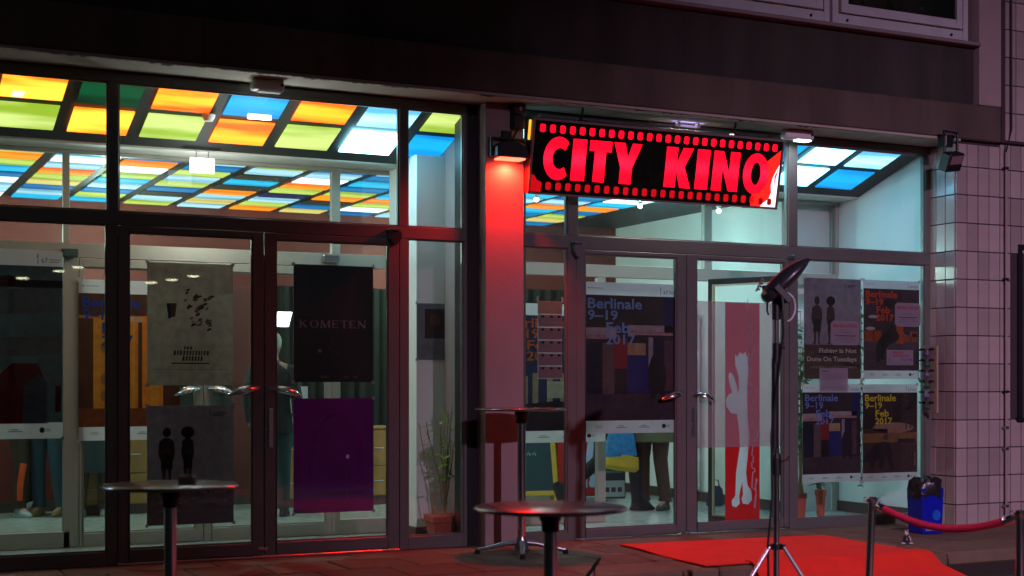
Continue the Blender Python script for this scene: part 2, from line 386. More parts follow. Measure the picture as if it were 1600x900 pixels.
bg1 = mat('green_bottle_glass', (.01, .06, .015), .06, 0, .1, 5, 0, coat=1); bg2 = mat('brown_bottle_glass', (.06, .02, .004), .06, 0, .1, 5, 0, coat=1); bg3 = mat('clear_bottle_glass', (.2, .2, .17), .05, 0, .1, 5, 0, coat=1)
bl = ['slim green bottle at the left end of the upstairs window ledge', 'brown bottle beside the green one behind the upstairs window', 'clear bottle in the middle of the upstairs window ledge',
      'dark brown bottle right of the clear one on the upstairs ledge', 'tall green bottle toward the right of the upstairs ledge', 'small brown bottle at the right end of the upstairs ledge']
for i, (px, m_, s) in enumerate(((1327, bg1, 1), (1348, bg2, .9), (1366, bg3, .85), (1390, bg2, 1.1), (1408, bg1, 1.25), (1440, bg2, .75))):
    t = empty('bottle', (XA(px, WY+.2), WY+.2, 4.36), 0, bl[i], 'bottle', 'bottles on the upstairs window ledge'); t.scale = (s, s, s)
    bt.build('bottle_body', m_, t, smooth=True); MB().lathe([(.016, .262), (.016, .285), (0, .286)], 12).build('cap', M_STEEL, t, smooth=True)
# ------------------------------------------------------------------ foyer: floor, walls, lit ceiling
ZC = 3.02; YB = 4.53; XR = 8.45; YI = 1.25
struct('foyer_floor', MB().box(-4, 9.3, .03, 4.9, -.06, -.004), M_FLOOR)
struct('back_wall', MB().box(-4, 8.8, YB, YB+.1, -.02, 3.2), M_WALLR)
struct('room_side_wall', MB().box(XR, XR+.1, YI+.10, YB-.003, -.02, 3.2), M_WALLW)
struct('return_wall', MB().box(XR+.103, 9.3, YI+.10, YI+.2, -.02, 3.2), M_WALLW)
struct('vestibule_side_wall', MB().box(9.04, 9.10, .037, YI+.097, -.02, 3.34), M_WALLW)
struct('far_side_wall', MB().box(-3.3, -3.2, .05, YB-.003, -.02, 3.3), M_WALLR)
for nm, b in (('skirting', MB().box(-3.1, 8.44, YB-.015, YB-.002, -.003, .1)), ('skirting', MB().box(XR-.015, XR-.002, YI+.105, YB-.02, -.003, .1)), ('skirting', MB().box(9.02, 9.038, .04, YI+.05, -.003, .1))):
    struct(nm, b, M_SKIRT, .003)
CZ1 = lambda Y: 3.306-.33*Y
# sloping vestibule ceiling slab and flat foyer ceiling
ce = MB(); y0, y1 = .0, .93
ce.add([(-4, y0, CZ1(y0)+.022), (9.04, y0, CZ1(y0)+.022), (9.04, y1, CZ1(y1)+.022), (-4, y1, CZ1(y1)+.022), (-4, y0, CZ1(y0)+.12), (9.04, y0, CZ1(y0)+.12), (9.04, y1, CZ1(y1)+.12), (-4, y1, CZ1(y1)+.12)],
       [(0, 3, 2, 1), (4, 5, 6, 7), (0, 1, 5, 4), (2, 3, 7, 6), (0, 4, 7, 3), (1, 2, 6, 5)])
vc = struct('vestibule_ceiling', ce, M_GRID)
fc = struct('foyer_ceiling', MB().box(-3.2, 8.45, YI+.05, YB, ZC+.022, ZC+.1), M_GRID)
struct('ceiling_beam', MB().box(-4, 9.04, .93, YI+.04, 3.005, 3.3), mat('grey_beam_paint', (.62, .6, .54), .6), .004)
struct('ceiling_edge', MB().box(8.44, 9.0, YI+.05, YI+.1, 3.0, 3.2), M_GRID)
G = {
 'O': glow('orange_glass', (2.0, .15, .0), (2.9, .75, .03), 1, lo=.38, hi=.72), 'A': glow('amber_glass', (2.3, .30, .01), (2.9, 1.1, .08), 1),
 'L': glow('lime_glass', (.34, .52, .03), (.75, .9, .26), 1), 'Y': glow('yellow_glass', (1.2, .85, .16), (1.5, 1.2, .5), 1),
 'W': glow('white_glass', (1.5, 2.4, 2.7), (2.4, 3.2, 3.4), 1), 'P': glow('pale_blue_glass', (.16, .60, .95), (.75, 1.5, 1.8), 1),
 'C': glow('cyan_glass', (.0, .24, .72), (.01, .5, 1.1), 1), 'B': glow('blue_glass', (.0, .13, .48), (.0, .32, .75), 1),
 'N': glow('navy_glass', (.012, .008, .09), (.02, .02, .16), .6), 'D': glow('unlit_glass', (.03, .028, .008), (.06, .05, .015), .5),
 'G': glow('dark_green_glass', (.0, .03, .008), (.0, .10, .03), .8)}
G1 = dict(G)
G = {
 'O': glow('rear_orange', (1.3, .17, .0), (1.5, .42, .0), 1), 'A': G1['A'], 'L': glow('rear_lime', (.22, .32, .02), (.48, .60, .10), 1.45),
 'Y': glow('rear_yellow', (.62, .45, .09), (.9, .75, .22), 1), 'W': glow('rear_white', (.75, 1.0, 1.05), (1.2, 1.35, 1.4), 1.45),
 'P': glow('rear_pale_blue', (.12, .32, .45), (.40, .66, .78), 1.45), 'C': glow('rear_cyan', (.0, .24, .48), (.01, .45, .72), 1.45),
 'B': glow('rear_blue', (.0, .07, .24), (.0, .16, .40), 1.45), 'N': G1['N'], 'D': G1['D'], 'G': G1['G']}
def pmesh(w_, d, key, GG):
    return MB().box(-w_/2, w_/2, -d/2, d/2, 0, .012).mesh('ceiling_panel', GG[key], .003)
PM1 = {k: pmesh(.42, .325, k, G1) for k in G1}; SW_ = glow('clear_white_glass', (4, 12, 15), (6, 15, 19), 1)
PWR = MB().box(-.21, .21, -.1625, .1625, 0, .012).mesh('ceiling_panel', glow('clear_cyan_white_glass', (.9, 3.6, 6.0), (1.5, 5.5, 8.0), 1), .003)
PW_ = MB().box(-.21, .21, -.1625, .1625, 0, .012).mesh('ceiling_panel', SW_, .003)
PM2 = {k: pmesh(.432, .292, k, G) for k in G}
row1 = {-6: 'L', -5: 'C', -4: 'O', -3: 'P', -2: 'A', -1: 'G', 0: 'O', 1: 'C', 2: 'O', 3: 'P', 4: 'L', 5: 'W', 6: 'C', 7: 'B', 8: 'L', 9: 'P', 10: 'C', 11: 'W', 12: 'P'}
row2 = {-6: 'O', -5: 'W', -4: 'L', -3: 'B', -2: 'L', -1: 'A', 0: 'L', 1: 'O', 2: 'L', 3: 'W', 4: 'C', 5: 'W', 6: 'O', 7: 'C', 8: 'P', 9: 'W', 10: 'P', 11: 'W', 12: 'C'}
sl = math.atan(-.33)
for rr, (ya, yb_) in ((row1, (.045, .345)), (row2, (.41, .76))):
    for k, c in rr.items():
        xc_ = 2.194+.516*k+.21; yc = (ya+yb_)/2
        inst('ceiling_panel', (PWR if k > 9 else PW_) if c == 'W' else PM1[c], vc, (xc_, yc, CZ1(yc)), (sl, 0, 0), (1, (yb_-ya)/.325*1.03, 1))
fr = {-1: 'CWPOLYBPC', 0: 'BOWLCPBLC', 1: 'PBLPLBDPL', 2: 'LPDCDOPYP', 3: 'BPWOLNPLO', 4: 'PBCBLODBY', 5: 'BPNPCOLWB', 6: 'NCLWBPCLP', 7: 'CBCPCYLBB', 8: 'WCBPOCBLC', 9: 'DBWCOBLYB', 10: 'CNOBWLPCB', -2: 'YOLCBWPPW', -3: 'CPPWBCYOB', -4: 'WOBLPCOLP', -5: 'BCOWLPBYC', -6: 'LPWBOCLPB'}
for k, s in fr.items():
    for r_, c in enumerate(s):
        xc_ = 2.795+.53*(k-1)+.225
        if k == 10: continue
        if -2.9 < xc_ < 8.35: inst('ceiling_panel', PM2[c], fc, (xc_, YI+.26+.355*r_, ZC+.002), (0, 0, 0), (1, 1, 1))
for px, nm, eb in ((838, 'small bright round bulb on the foyer ceiling next to the red column', 5), (1123, 'small bright round bulb on the foyer ceiling below the red sign\'s right end', .7), (-170, 'added unseen foyer bulb beyond the left edge of the view', 51), (176, 'added unseen foyer bulb hidden behind the dark left mullion', 52), (1000, 'added unseen foyer bulb hidden behind the red cinema sign', 30), (682, 'added unseen foyer bulb behind the white vestibule column', 52)):  # last four bulbs are added out of sight to brighten the foyer
    Yb = 2.1; X_, Z_ = at(px, 318 if px == 838 else 334, Yb)
    if eb > 50: Yb = 3.6; X_ = XA(px, Yb)
    if px == 1000: X_ = XA(px, Yb)
    t = empty('ceiling_bulb', (X_, Yb, ZC+.02), 0, nm, 'lamp', 'bulbs on the foyer ceiling')
    MB().lathe([(.03, 0), (.03, -.02), (.02, -.03), (.018, -.05)][::-1], 16).build('socket', M_WHITE, t)
    MB().ball((0, 0, -.065), .024, 14).build('bulb', mat('bulb_glow', (1, 1, 1), emit=(1, .93, .8), es=9) , t, smooth=True)
    ld = bpy.data.lights.new('bulb_light', 'POINT'); ld.energy = eb; ld.color = (.72, 1, .88) if px in (176, 682, -170) else (.45, .93, 1); ld.shadow_soft_size = 0
    lo = bpy.data.objects.new('bulb_light', ld); COL.objects.link(lo); lo.parent = t; lo.location = (0, 0, -.45)
t = empty('smoke_detector', (XA(326, .36), .36, CZ1(.36)), 0, 'small round smoke detector under the coloured vestibule ceiling', 'detector')
MB().lathe([(.001, -.05), (.03, -.045), (.045, -.02), (.05, 0)], 16).build('dome', M_WHITE, t, smooth=True)

# ------------------------------------------------------------------ outer glazing
def frame_bar(name, x0, x1, z0, z1, y0=-.035, y1=.035, m=M_FRAME, parent=None):
    return MB().box(x0, x1, y0, y1, z0, z1).build(name, m, parent or bld, .003)
def glazed(px0, px1, z0, z1, parent, Y=0, m=M_FRAME, gm=None, nm='pane'):
    """pane with its glazing beads between two picture columns of the survey"""
    xa, xb = XA(px0, Y), XA(px1, Y)
    p = MB().box(xa, xb, Y-.004, Y+.004, z0, z1).build(nm, gm or M_GLASS, parent)
    b = MB(); w_ = .011; f = .02
    b.box(xa-.002, xa+w_, Y-f, Y-.006, z0, z1).box(xb-w_, xb+.002, Y-f, Y-.006, z0, z1).box(xa+w_, xb-w_, Y-f, Y-.006, z0-.002, z0+w_).box(xa+w_, xb-w_, Y-f, Y-.006, z1-w_, z1+.002)
    b.build('glazing_bead', m, parent if parent != bld else p, .001)
    return p
ZT = 3.352; TB, TT = 2.315, 2.405
gl = bld
def mull(px0, px1, z0, z1, nm='mullion', **k): return frame_bar(nm, XA(px0), XA(px1), z0, z1, **k)
# left front
XL0 = -3.1
xl = XL0
frame_bar('head_rail', XL0, XA(727), 3.285, ZT)
frame_bar('transom', XL0, XA(727), TB, TT)
mull(168, 184, TT, 3.285); mull(622, 635, TT, 3.285); mull(722, 727, TT, 3.285)
for x in (-.55, -2.0): frame_bar('mullion', x, x+.06, .0, TB); frame_bar('mullion', x, x+.06, TT, 3.285)
glazed(-240, 168, TT, 3.285, bld); glazed(184, 622, TT, 3.285, bld); glazed(635, 722, TT, 3.285, bld)
MB().box(-3.1, -.56, -.003, .003, .1, 3.28).build('pane', M_GLASS, bld)
mull(166, 182, .0, TB, 'mullion'); mull(622, 635, .0, TB, 'mullion'); mull(722, 727, .0, TB, 'mullion')
frame_bar('bottom_rail', -.5, XA(166), .0, .095); frame_bar('bottom_rail', XA(635), XA(722), .0, .095)
glazed(-240, 166, .095, TB, bld); glazed(635.5, 722, .095, TB, bld)
frame_bar('threshold', XA(182), XA(622), -.002, .012, -.05, .035, M_STEEL)
def door(px0, px1, pin0, pin1, zt, zb, lab=None, Y=-.006, m=M_FRAME, ztop=TB-.006, yy0=-.032, yy1=.028, nm='glass_door', zbot=.016):
    x0, x1, a, b_ = XA(px0, Y), XA(px1, Y), XA(pin0, Y), XA(pin1, Y)
    f = MB().box(x0, a, Y+yy0, Y+yy1, zbot, ztop).box(b_, x1, Y+yy0, Y+yy1, zbot, ztop).box(a, b_, Y+yy0, Y+yy1, zt, ztop).box(a, b_, Y+yy0, Y+yy1, zbot, zb)
    d = f.build(nm, m, bld, .004)
    if lab: d['label'] = lab
    glazed(pin0, pin1, zb, zt, d, Y, m)
    return d
dA = door(183, 410.5, 200, 393.5, 2.268, .105, 'left leaf of the dark left-hand entrance doors')
dB = door(411.5, 621.5, 429.5, 605, 2.265, .105, 'right leaf of the dark left-hand entrance doors')
# right front
R0 = 819.5
frame_bar('head_rail', pxR+.004, XA(1452), 3.285, ZT); frame_bar('transom', pxR+.004, XA(1452), TB-.015, TT)
mull(884.5, 900, TT, 3.285); mull(1228.5, 1242.5, TT, 3.285); mull(1442, 1452, -.02, TB-.015); mull(1442, 1452, TT, 3.285)
glazed(818, 884.5, TT, 3.285, bld); glazed(900, 1228.5, TT, 3.285, bld); glazed(1242.5, 1442, TT, 3.285, bld)
mull(884, 897, -.02, TB-.015, 'mullion'); mull(1230, 1243, -.02, TB-.015, 'mullion')
frame_bar('bottom_rail', pxR+.004, XA(884), -.03, .075); frame_bar('bottom_rail', XA(1243), XA(1442), -.03, .078)
glazed(818, 884, .075, TB-.015, bld); glazed(1243, 1442, .078, TB-.015, bld)
frame_bar('threshold', XA(897), XA(1230), -.012, .004, -.05, .035, M_STEEL)
dC = door(897.5, 1069, 912, 1055, 2.262, .083, 'left leaf of the lavender-grey right-hand entrance doors', ztop=TB-.02)
dD = door(1070, 1229.5, 1086, 1222, 2.262, .083, 'right leaf of the lavender-grey right-hand entrance doors', ztop=TB-.02)
# fittings
def wing_handle(d, x, z, s, Y, drop=.055, L=.21, m=M_CHROME):
    """drooping wing-shaped pull: s = +1 to the right, -1 to the left"""
    pts = [(x+s*(.0+L*f), Y-.045-.055*math.sin(PI*f*.9), z-drop*f*f) for f in [i/10 for i in range(11)]]
    rad = [.012+.020*math.sin(PI*min(1, (i+.6)/10.6)) for i in range(11)]
    h = MB().tube(pts, rad, 12, flat=.55).build('handle', m, d, smooth=True)
    MB().tube([(x+s*.004, Y-.045, z), (x+s*.004, Y-.03, z)], .014, 12).tube([(x+s*L*.72, Y-.04, z-drop*.5), (x+s*L*.72, Y-.09, z-drop*.5)], .009, 10).build('handle_mount', m, h, smooth=True)
def plate(d, x, Y, z0, z1):
    MB().box(x-.016, x+.016, Y-.044, Y-.038, z0, z1).build('lock_plate', M_STEEL, d, .002)
    MB().tube([(x, Y-.044, (z0+z1)/2-.02), (x, Y-.056, (z0+z1)/2-.02)], .011, 12).build('lock_cylinder', M_STEEL, d, smooth=True)
zh = lambda x, y: at(x, y, 0)[1]
wing_handle(dA, XA(401), zh(401, 606), -1, 0, L=.22); wing_handle(dB, XA(420), zh(420, 607), 1, 0, L=.22)
wing_handle(dC, XA(1063), zh(1063, 613), -1, 0, L=.22, m=M_CHROME); wing_handle(dD, XA(1079), zh(1079, 616), 1, 0, L=.2)
plate(dB, XA(421), 0, .78, 1.06); plate(dC, XA(1079), 0, .72, .95) if False else plate(dD, XA(1079), 0, .80, 1.04)
def closer(px, py, d, m=M_BLACK):
    x, z = at(px, py, -.07)
    MB().prism([(x-.045, z+.05), (x+.05, z+.05), (x+.05, z-.005), (x+.012, z-.05), (x-.01, z-.055), (x-.045, z-.01)], -.10, -.034).build('door_closer', m, d, .005)
    MB().box(x-.05, x+.03, -.11, -.034, z+.052, z+.068).build('closer_bracket', M_FRAME, d, .003)
closer(616, 372, dB); closer(903, 392, dC, mat('closer_grey', (.12, .12, .13), .5))
x, z = at(1236, 402, -.05); MB().box(x-.04, x+.04, -.06, -.037, z-.018, z+.018).build('top_hinge', M_STEEL, dD, .004)
for px, d in ((1068, dC), (1075, dD), (407, dA), (414, dB)):
    x, z = at(px, 838 if px > 800 else 862, -.04); MB().box(x-.02, x+.02, -.05, -.037, z-.02+.03, z+.03).build('floor_bolt', M_STEEL, d, .003)

# ------------------------------------------------------------------ inner glazing (Y = 1.25)
def imull(px0, px1, z0, z1, nm='inner_mullion', m=M_FRAMEI): return frame_bar(nm, XA(px0, YI), XA(px1, YI), z0, z1, YI-.03, YI+.03, m)
frame_bar('inner_head', -3.1, 9.03, 2.975, 3.003, YI-.03, YI+.03, M_FRAMEI)
frame_bar('inner_transom', -3.1, 9.03, 2.19, 2.30, YI-.03, YI+.03, M_FRAMEI)
for a, b_ in ((98, 108), (517, 530), (1098, 1110), (1303, 1315)): imull(a, b_, 2.30, 2.975)
for a, b_ in ((98, 122), (517, 530), (932, 944), (1303, 1315)): imull(a, b_, .0, 2.19)
frame_bar('inner_base', -3.1, XA(108, YI), .0, .12, YI-.03, YI+.03, M_FRAMEI); frame_bar('inner_base', XA(530, YI), XA(640, YI), .0, .12, YI-.03, YI+.03, M_FRAMEI)
frame_bar('inner_base', XA(722, YI), XA(932, YI), .0, .1, YI-.03, YI+.03, M_FRAMEI)
MB().box(-3.1, 9.03, YI-.003, YI+.003, 2.31, 2.97).build('inner_pane', M_GLASS, bld)
MB().box(-3.1, XA(98, YI), YI-.003, YI+.003, .12, 2.18).build('inner_pane', M_GLASS, bld)
iA = door(122.5, 316, 128, 304, 2.12, .10, 'left leaf of the inner foyer doors', Y=YI, m=M_FRAMEI, ztop=2.185, nm='inner_door', zbot=.0)
iB = door(317, 516.5, 329, 508, 2.12, .10, 'right leaf of the inner foyer doors', Y=YI, m=M_FRAMEI, ztop=2.185, nm='inner_door', zbot=.0)
x, z = at(310, 606, YI); wing_handle(iA, x, z, -1, YI, L=.2, m=M_CHROME); x, z = at(324, 606, YI); wing_handle(iB, x, z, 1, YI, L=.2)
x, z = at(513, 407, YI); MB().box(x-.07, x+.07, YI-.09, YI-.035, z-.02, z+.04).build('door_closer', M_STEEL, iB, .006)
x, z = at(107, 396, YI); MB().box(x-.06, x+.06, YI-.09, YI-.035, z-.03, z+.03).build('door_closer', mat('closer_teal', (.05, .09, .09), .4), iA, .006)

# white column in the vestibule
cx0, cx1 = XA(650.5, .62), XA(710, .62)
col = MB().box(cx0, cx1, .62, 1.215, -.002, 3.06).build('vestibule_column', M_WALLW, bld, .004)
MB().box(cx0-.012, cx1+.012, .608, 1.217, -.003, .095).build('column_skirting', M_SKIRTR, col, .004)
# dark green curtains on the back wall, counter, shelves
def curtain(px0, px1, z1, label):
    x0, x1 = XA(px0, YB-.12), XA(px1, YB-.12); n = int((x1-x0)/.02); mb = MB()
    pts = [(x0+(x1-x0)*i/n, YB-.10+.03*math.sin(i*.9)+.008*math.sin(i*2.3)) for i in range(n+1)]
    vs = [(a, b_, .02) for a, b_ in pts]+[(a, b_, z1) for a, b_ in pts]; k = n+1
    vs += [(a, b_+.006, .02) for a, b_ in pts]+[(a, b_+.006, z1) for a, b_ in pts]
    mb.add(vs, [(i, i+1, i+1+k, i+k) for i in range(n)]+[(i+2*k, i+3*k, i+1+3*k, i+1+2*k) for i in range(n)])
    return tag(mb.build('curtain', M_WALLG, None, smooth=True), label, 'curtain', 'dark green curtains along the foyer back wall')
curtain(120, 362, 2.25, 'dark green curtain on the foyer back wall behind the left inner doors')
curtain(430, 612, 2.25, 'dark green curtain behind the oak counter and the dark concert-like poster')
curtain(722, 905, 2.3, 'dark green curtain on the back wall above the blackboard')
def cabinet(px0, px1, z1, Y0, label, nd):
    x0, x1 = XA(px0, Y0), XA(px1, Y0); t = empty('counter', (x0, Y0, 0), 0, label, 'counter', 'oak counters along the foyer back wall'); w_ = x1-x0
    MB().box(0, w_, 0, .28, .09, z1-.03).build('carcass', M_WOOD, t, .003)
    MB().box(-.01, w_+.01, -.02, .285, z1-.028, z1).build('counter_top', M_WOOD, t, .004)
    MB().box(.01, w_-.01, .02, .27, .0, .088).build('plinth', M_SKIRT, t)
    for i in range(nd):
        a = w_*i/nd+.006; b_ = w_*(i+1)/nd-.006
        for za, zb in ((.1, z1*.5-.01), (z1*.5, z1-.04)):
            d = MB().box(a, b_, -.018, -.001, za, zb).build('drawer_front', M_WOOD, t, .004)
            MB().tube([((a+b_)/2-.05, -.035, (za+zb)/2), ((a+b_)/2+.05, -.035, (za+zb)/2)], .006, 8).build('drawer_pull', M_STEEL, d, smooth=True)
cabinet(432, 612, .80, 3.86, 'long oak counter with drawers behind the right leaf of the left doors', 4)
cabinet(120, 240, .78, 3.9, 'short oak counter in the foyer behind the film poster with scribbled lettering', 2)
# items seen on the counters and a lit lamp on the wall
t = empty('wall_lamp', (at(442, 499, 4.2)[0], 4.2, at(442, 499, 4.2)[1]), 0, 'bright white square wall lamp glowing behind the dark lettered poster', 'lamp')
MB().box(-.085, .085, -.01, .02, -.08, .08).build('housing', M_BLACK, t, .006)
flat('lamp_screen', [(-.085, -.075), (.055, -.075), (.095, .075), (-.06, .075)], mat('lamp_glow', (1, 1, 1), emit=(.9, 1, 1), es=5), t, 1, -.012)
MB().box(-.01, .01, .02, .25, -.01, .01).build('arm', M_STEEL, t)
x0, z0 = at(468, 620, 3.6); tag(MB().box(x0, x0+.17, 3.86, 4.0, .80, z0+.10).build('menu_board', M_PAPER, None, .003), 'pale upright card standing on the oak counter above the purple poster', 'card')

# tall ribbed radiator on the room's white side wall
yr = 2.7; t = empty('radiator', (XR-.03, yr, .12), 0, 'tall pale ribbed radiator on the white side wall behind the bear banner', 'radiator')
for i in range(9): MB().box(-.05, -.01, i*.05, i*.05+.036, 0, 1.85).build('radiator_fin', M_WHITE, t, .01, smooth=False)
MB().box(-.04, -.015, -.01, .45, .03, .06).box(-.04, -.015, -.01, .45, 1.78, 1.81).build('header_pipe', M_WHITE, t, .006)
# black framed glass screen standing behind the right door leaf
ax, ay, bx_, by = XA(1108, .71), .71, XA(1216, .07), .07
ang = math.atan2(by-ay, bx_-ax); L = math.hypot(bx_-ax, by-ay)
t = empty('glass_screen', (ax, ay, 0), ang, 'black framed glass screen standing at an angle behind the bear banner', 'screen')
MB().box(0, .045, -.02, .02, .0, 2.16).box(L-.045, L, -.02, .02, .0, 2.16).box(.045, L-.045, -.02, .02, 2.11, 2.16).box(.045, L-.045, -.02, .02, .0, .07).build('screen_frame', M_BLACK, t, .003)
MB().box(.045, L-.045, -.003, .003, .07, 2.11).build('screen_pane', M_GLASS, t)
MB().box(.045, .06, -.025, .0, .07, 2.11).box(.06, L-.05, -.025, .0, 2.095, 2.11).box(.06, L-.05, -.025, 0, .07, .085).build('screen_bead', mat('pale_bead', (.5, .45, .3), .5), t, .001)

# ------------------------------------------------------------------ exit signs, soffit lamps, column flood
def exit_sign(px0, py0, px1, py1, Y, label, bar, hang):
    xa, za = at(px0, py1, Y); xb, zb = at(px1, py0, Y)
    t = empty('exit_sign', ((xa+xb)/2, Y, za), 0, label, 'sign', 'small lit white signs under the coloured ceiling'); w_ = (xb-xa)/2; h = zb-za
    MB().box(-w_, w_, -.012, .02, 0, h).build('light_box', mat('exit_white', (.9, .9, .95), emit=(.95, .93, 1), es=1.6), t, .004)
    ld = bpy.data.lights.new('sign_fill_light', 'POINT'); ld.energy = 10; ld.color = (.9, 1, .96); ld.shadow_soft_size = 0  # extra fill below the sign, added to brighten the vestibule column
    lo = bpy.data.objects.new('sign_fill_light', ld); COL.objects.link(lo); lo.parent = t; lo.location = (0, -.03, -.3)
    if bar: MB().box(-w_-.004, w_+.006, -.014, .022, h+.001, h+.03).build('top_bar', M_BLACK, t, .003)
    for s in (-w_*.6, 0, w_*.5) if bar else (-w_*.5, w_*.5): MB().tube([(s, 0, h), (s, 0, hang-za)], .004, 6).build('hanger', M_STEEL, t)
exit_sign(297, 248, 335, 269, .88, 'small lit white sign hanging under the grey ceiling beam', False, 3.01)
exit_sign(387, 158, 424, 185, .30, 'lit white sign with a black top bar under the soffit lamp', True, 3.2)
def soffit_lamp(px0, px1, py, label, on, e, colr=(.8, .85, 1), Y=-.2):
    xa, za = at(px0, py, Y); xb, _ = at(px1, py, Y)
    t = empty('emergency_lamp', ((xa+xb)/2, Y, 3.357), 0, label, 'lamp', 'box lamps under the soffit'); w_ = (xb-xa)/2
    MB().box(-w_, w_, -.05, .05, -.075, -.0).build('lamp_housing', M_WHITE, t, .012, smooth=True)
    MB().ball((w_*.82, -.052, -.035), .012, 8).build('sensor', M_BLACK, t)
    MB().box(-w_*.1 if on else -w_*.6, w_*.85, -.035, .035, -.085, -.074).build('diffuser', mat('diffuser_glow', (1, 1, 1), emit=(.85, .95, 1), es=6) if on else M_PAPER, t, .003)
    if e:
        ld = bpy.data.lights.new('soffit_light', 'AREA'); ld.shape = 'RECTANGLE'; ld.size = w_*1.4; ld.size_y = .06; ld.energy = e; ld.color = colr
        lo = bpy.data.objects.new('soffit_light', ld); COL.objects.link(lo); lo.parent = t; lo.location = (0, 0, -.09)
soffit_lamp(393, 442, 138, 'translucent box lamp under the soffit above the left dark doors', False, 0)
soffit_lamp(1224, 1267, 213, 'white box lamp with a lit end beside the right end of the red sign', True, 2.0)
# pale violet glow tube tucked behind the sign and above the left doors: the lamps' upward spill
def up_lamp(px, e, label, Y=-.13, down=0):
    x, z = at(px, 196 if px > 900 else 133, Y)
    t = empty('tube_lamp', (x, Y, 3.325), 0, label, 'lamp')
    MB().tube([(-.08, 0, 0), (.08, 0, 0)], .012, 12).build('tube', mat('violet_glow', (1, 1, 1), emit=(.3, .28, .8), es=.35), t, smooth=True)
    MB().box(-.11, -.08, -.02, .02, -.02, .03).build('end_cap', M_WHITE, t, .004); MB().box(.08, .11, -.02, .02, -.02, .03).build('end_cap', M_WHITE, t, .004)
    ld = bpy.data.lights.new('tube_light', 'AREA'); ld.shape = 'RECTANGLE'; ld.size = .3; ld.size_y = .03; ld.energy = e; ld.color = (.42, .36, 1)
    lo = bpy.data.objects.new('tube_light', ld); COL.objects.link(lo); lo.parent = t; lo.location = (0, 0, .02); lo.rotation_euler = (PI, 0, 0)
    if down:
        ld = bpy.data.lights.new('tube_light', 'AREA'); ld.shape = 'RECTANGLE'; ld.size = .5; ld.size_y = .05; ld.energy = down; ld.color = (1, .86, .74)
        lo = bpy.data.objects.new('tube_light', ld); COL.objects.link(lo); lo.parent = t; lo.location = (0, 0, -.03)
up_lamp(1075, .12, 'short tube lamp on the soffit behind the red cinema sign', -.12, 13)

# red floodlight on the column
fx, fz = at(797, 238, -.24)
t = empty('red_floodlight', (fx, -.19, fz), 0, 'glowing red floodlight mounted high on the column left of the sign', 'floodlight')
MB().prism([(-.13, -.045), (.13, -.045), (.115, .05), (.05, .075), (-.08, .075), (-.125, .04)], -.11, .02).build('lamp_housing', M_BLACK, t, .008)
MB().box(-.105, .105, -.105, .01, -.058, -.046).build('lens', mat('red_lens', (1, .3, .2), emit=(1, .10, .05), es=4), t, .003)
MB().box(-.15, -.135, -.03, .0, -.03, .10).box(.132, .147, -.03, .0, -.03, .10).box(-.15, .147, -.03, .0, .10, .112).build('bracket', M_BLACK, t, .002)
MB().box(-.04, .04, .0, .03, .112, .17).build('bracket_foot', M_BLACK, t, .002)
rl = bpy.data.lights.new('red_flood', 'SPOT'); rl.energy = 120; rl.color = (1, .010, .004); rl.spot_size = R(172); rl.spot_blend = .6; rl.shadow_soft_size = .04
ro = bpy.data.objects.new('red_flood', rl); COL.objects.link(ro); ro.parent = t; ro.location = (0, -.05, -.075); ro.rotation_euler = (R(8), 0, 0)
# unlit floodlight at the tiled corner
ux, uz = at(1487, 247, YT-.16)
t = empty('unlit_floodlight', (ux, YT-.16, uz-.02), R(12), 'switched-off black floodlight on a bracket at the tiled corner', 'floodlight')
Mt = Matrix.Rotation(R(-8), 4, 'Y') @ Matrix.Rotation(R(25), 4, 'X')
MB().box(-.105, .105, -.05, .05, -.09, .07, Mt).build('lamp_housing', M_BLACK, t, .012)
MB().box(-.085, .085, -.056, -.049, -.02, .055, Mt).build('lens', mat('dusty_lens', (.25, .16, .17), .25), t, .002)
MB().box(-.10, -.088, .0, .02, .05, .25).box(.088, .10, .0, .02, .05, .25).box(-.10, .10, .0, .02, .238, .25).build('bracket', M_BLACK, t, .002)
MB().box(-.05, .05, .02, .11, .12, .22).build('junction_box', M_BLACK, t, .006)
# junction box and cables at the column head
jx, jz = at(809, 183, -.2)
t = empty('junction_box', (jx, -.19, jz), 0, 'stacked dark junction boxes at the head of the column beside the sign', 'junction box')
MB().box(-.05, .05, -.05, .028, .02, .10).build('upper_box', M_BLACK, t, .006); MB().box(-.05, .05, -.05, .028, -.09, .01).build('lower_box', M_BLACK, t, .006)
MB().ball((.0, -.05, .06), .02, 10).build('cable_gland', M_STEEL, t)
MB().tube([(0, -.02, -.09), (-.05, -.02, -.18), (-.06, 0, -.26)], .006, 8).build('cable', M_RUBBER, t, smooth=True)

# canopy across the road whose six downlights mirror in the left panes
t = empty('street_canopy', (4, -25, -.37), 0, 'long dark canopy with six round downlights across the road behind the viewer', 'canopy')
MB().box(-5, 7, -1.2, 1.2, 4.75, 4.95).build('roof_slab', M_BLACK, t, .02)
for x_ in (-4.8, 6.8): MB().tube([(x_, 0, 0), (x_, 0, 4.75)], .07, 12).build('post', M_BLACK, t, smooth=True)
dl = mat('downlight_glow', (1, 1, 1), emit=(1, 1, .62), es=11)
for px, py in ((35, 434), (92, 423), (122, 417), (236, 441), (268, 437), (302, 431)):
    X_, Z_ = at(px, py, 25)
    d_ = MB().lathe([(.16, 0), (.17, .05), (.10, .09), (.02, .1), (.012, .11), (.012, 4.75-(Z_+.37)+.002)], 18).build('downlight', M_BLACK, t, smooth=True, loc=(X_-4, 0, Z_+.37))
    MB().lathe([(.001, -.035), (.10, -.025), (.15, -.001)], 18).build('lens', dl, d_, smooth=True)

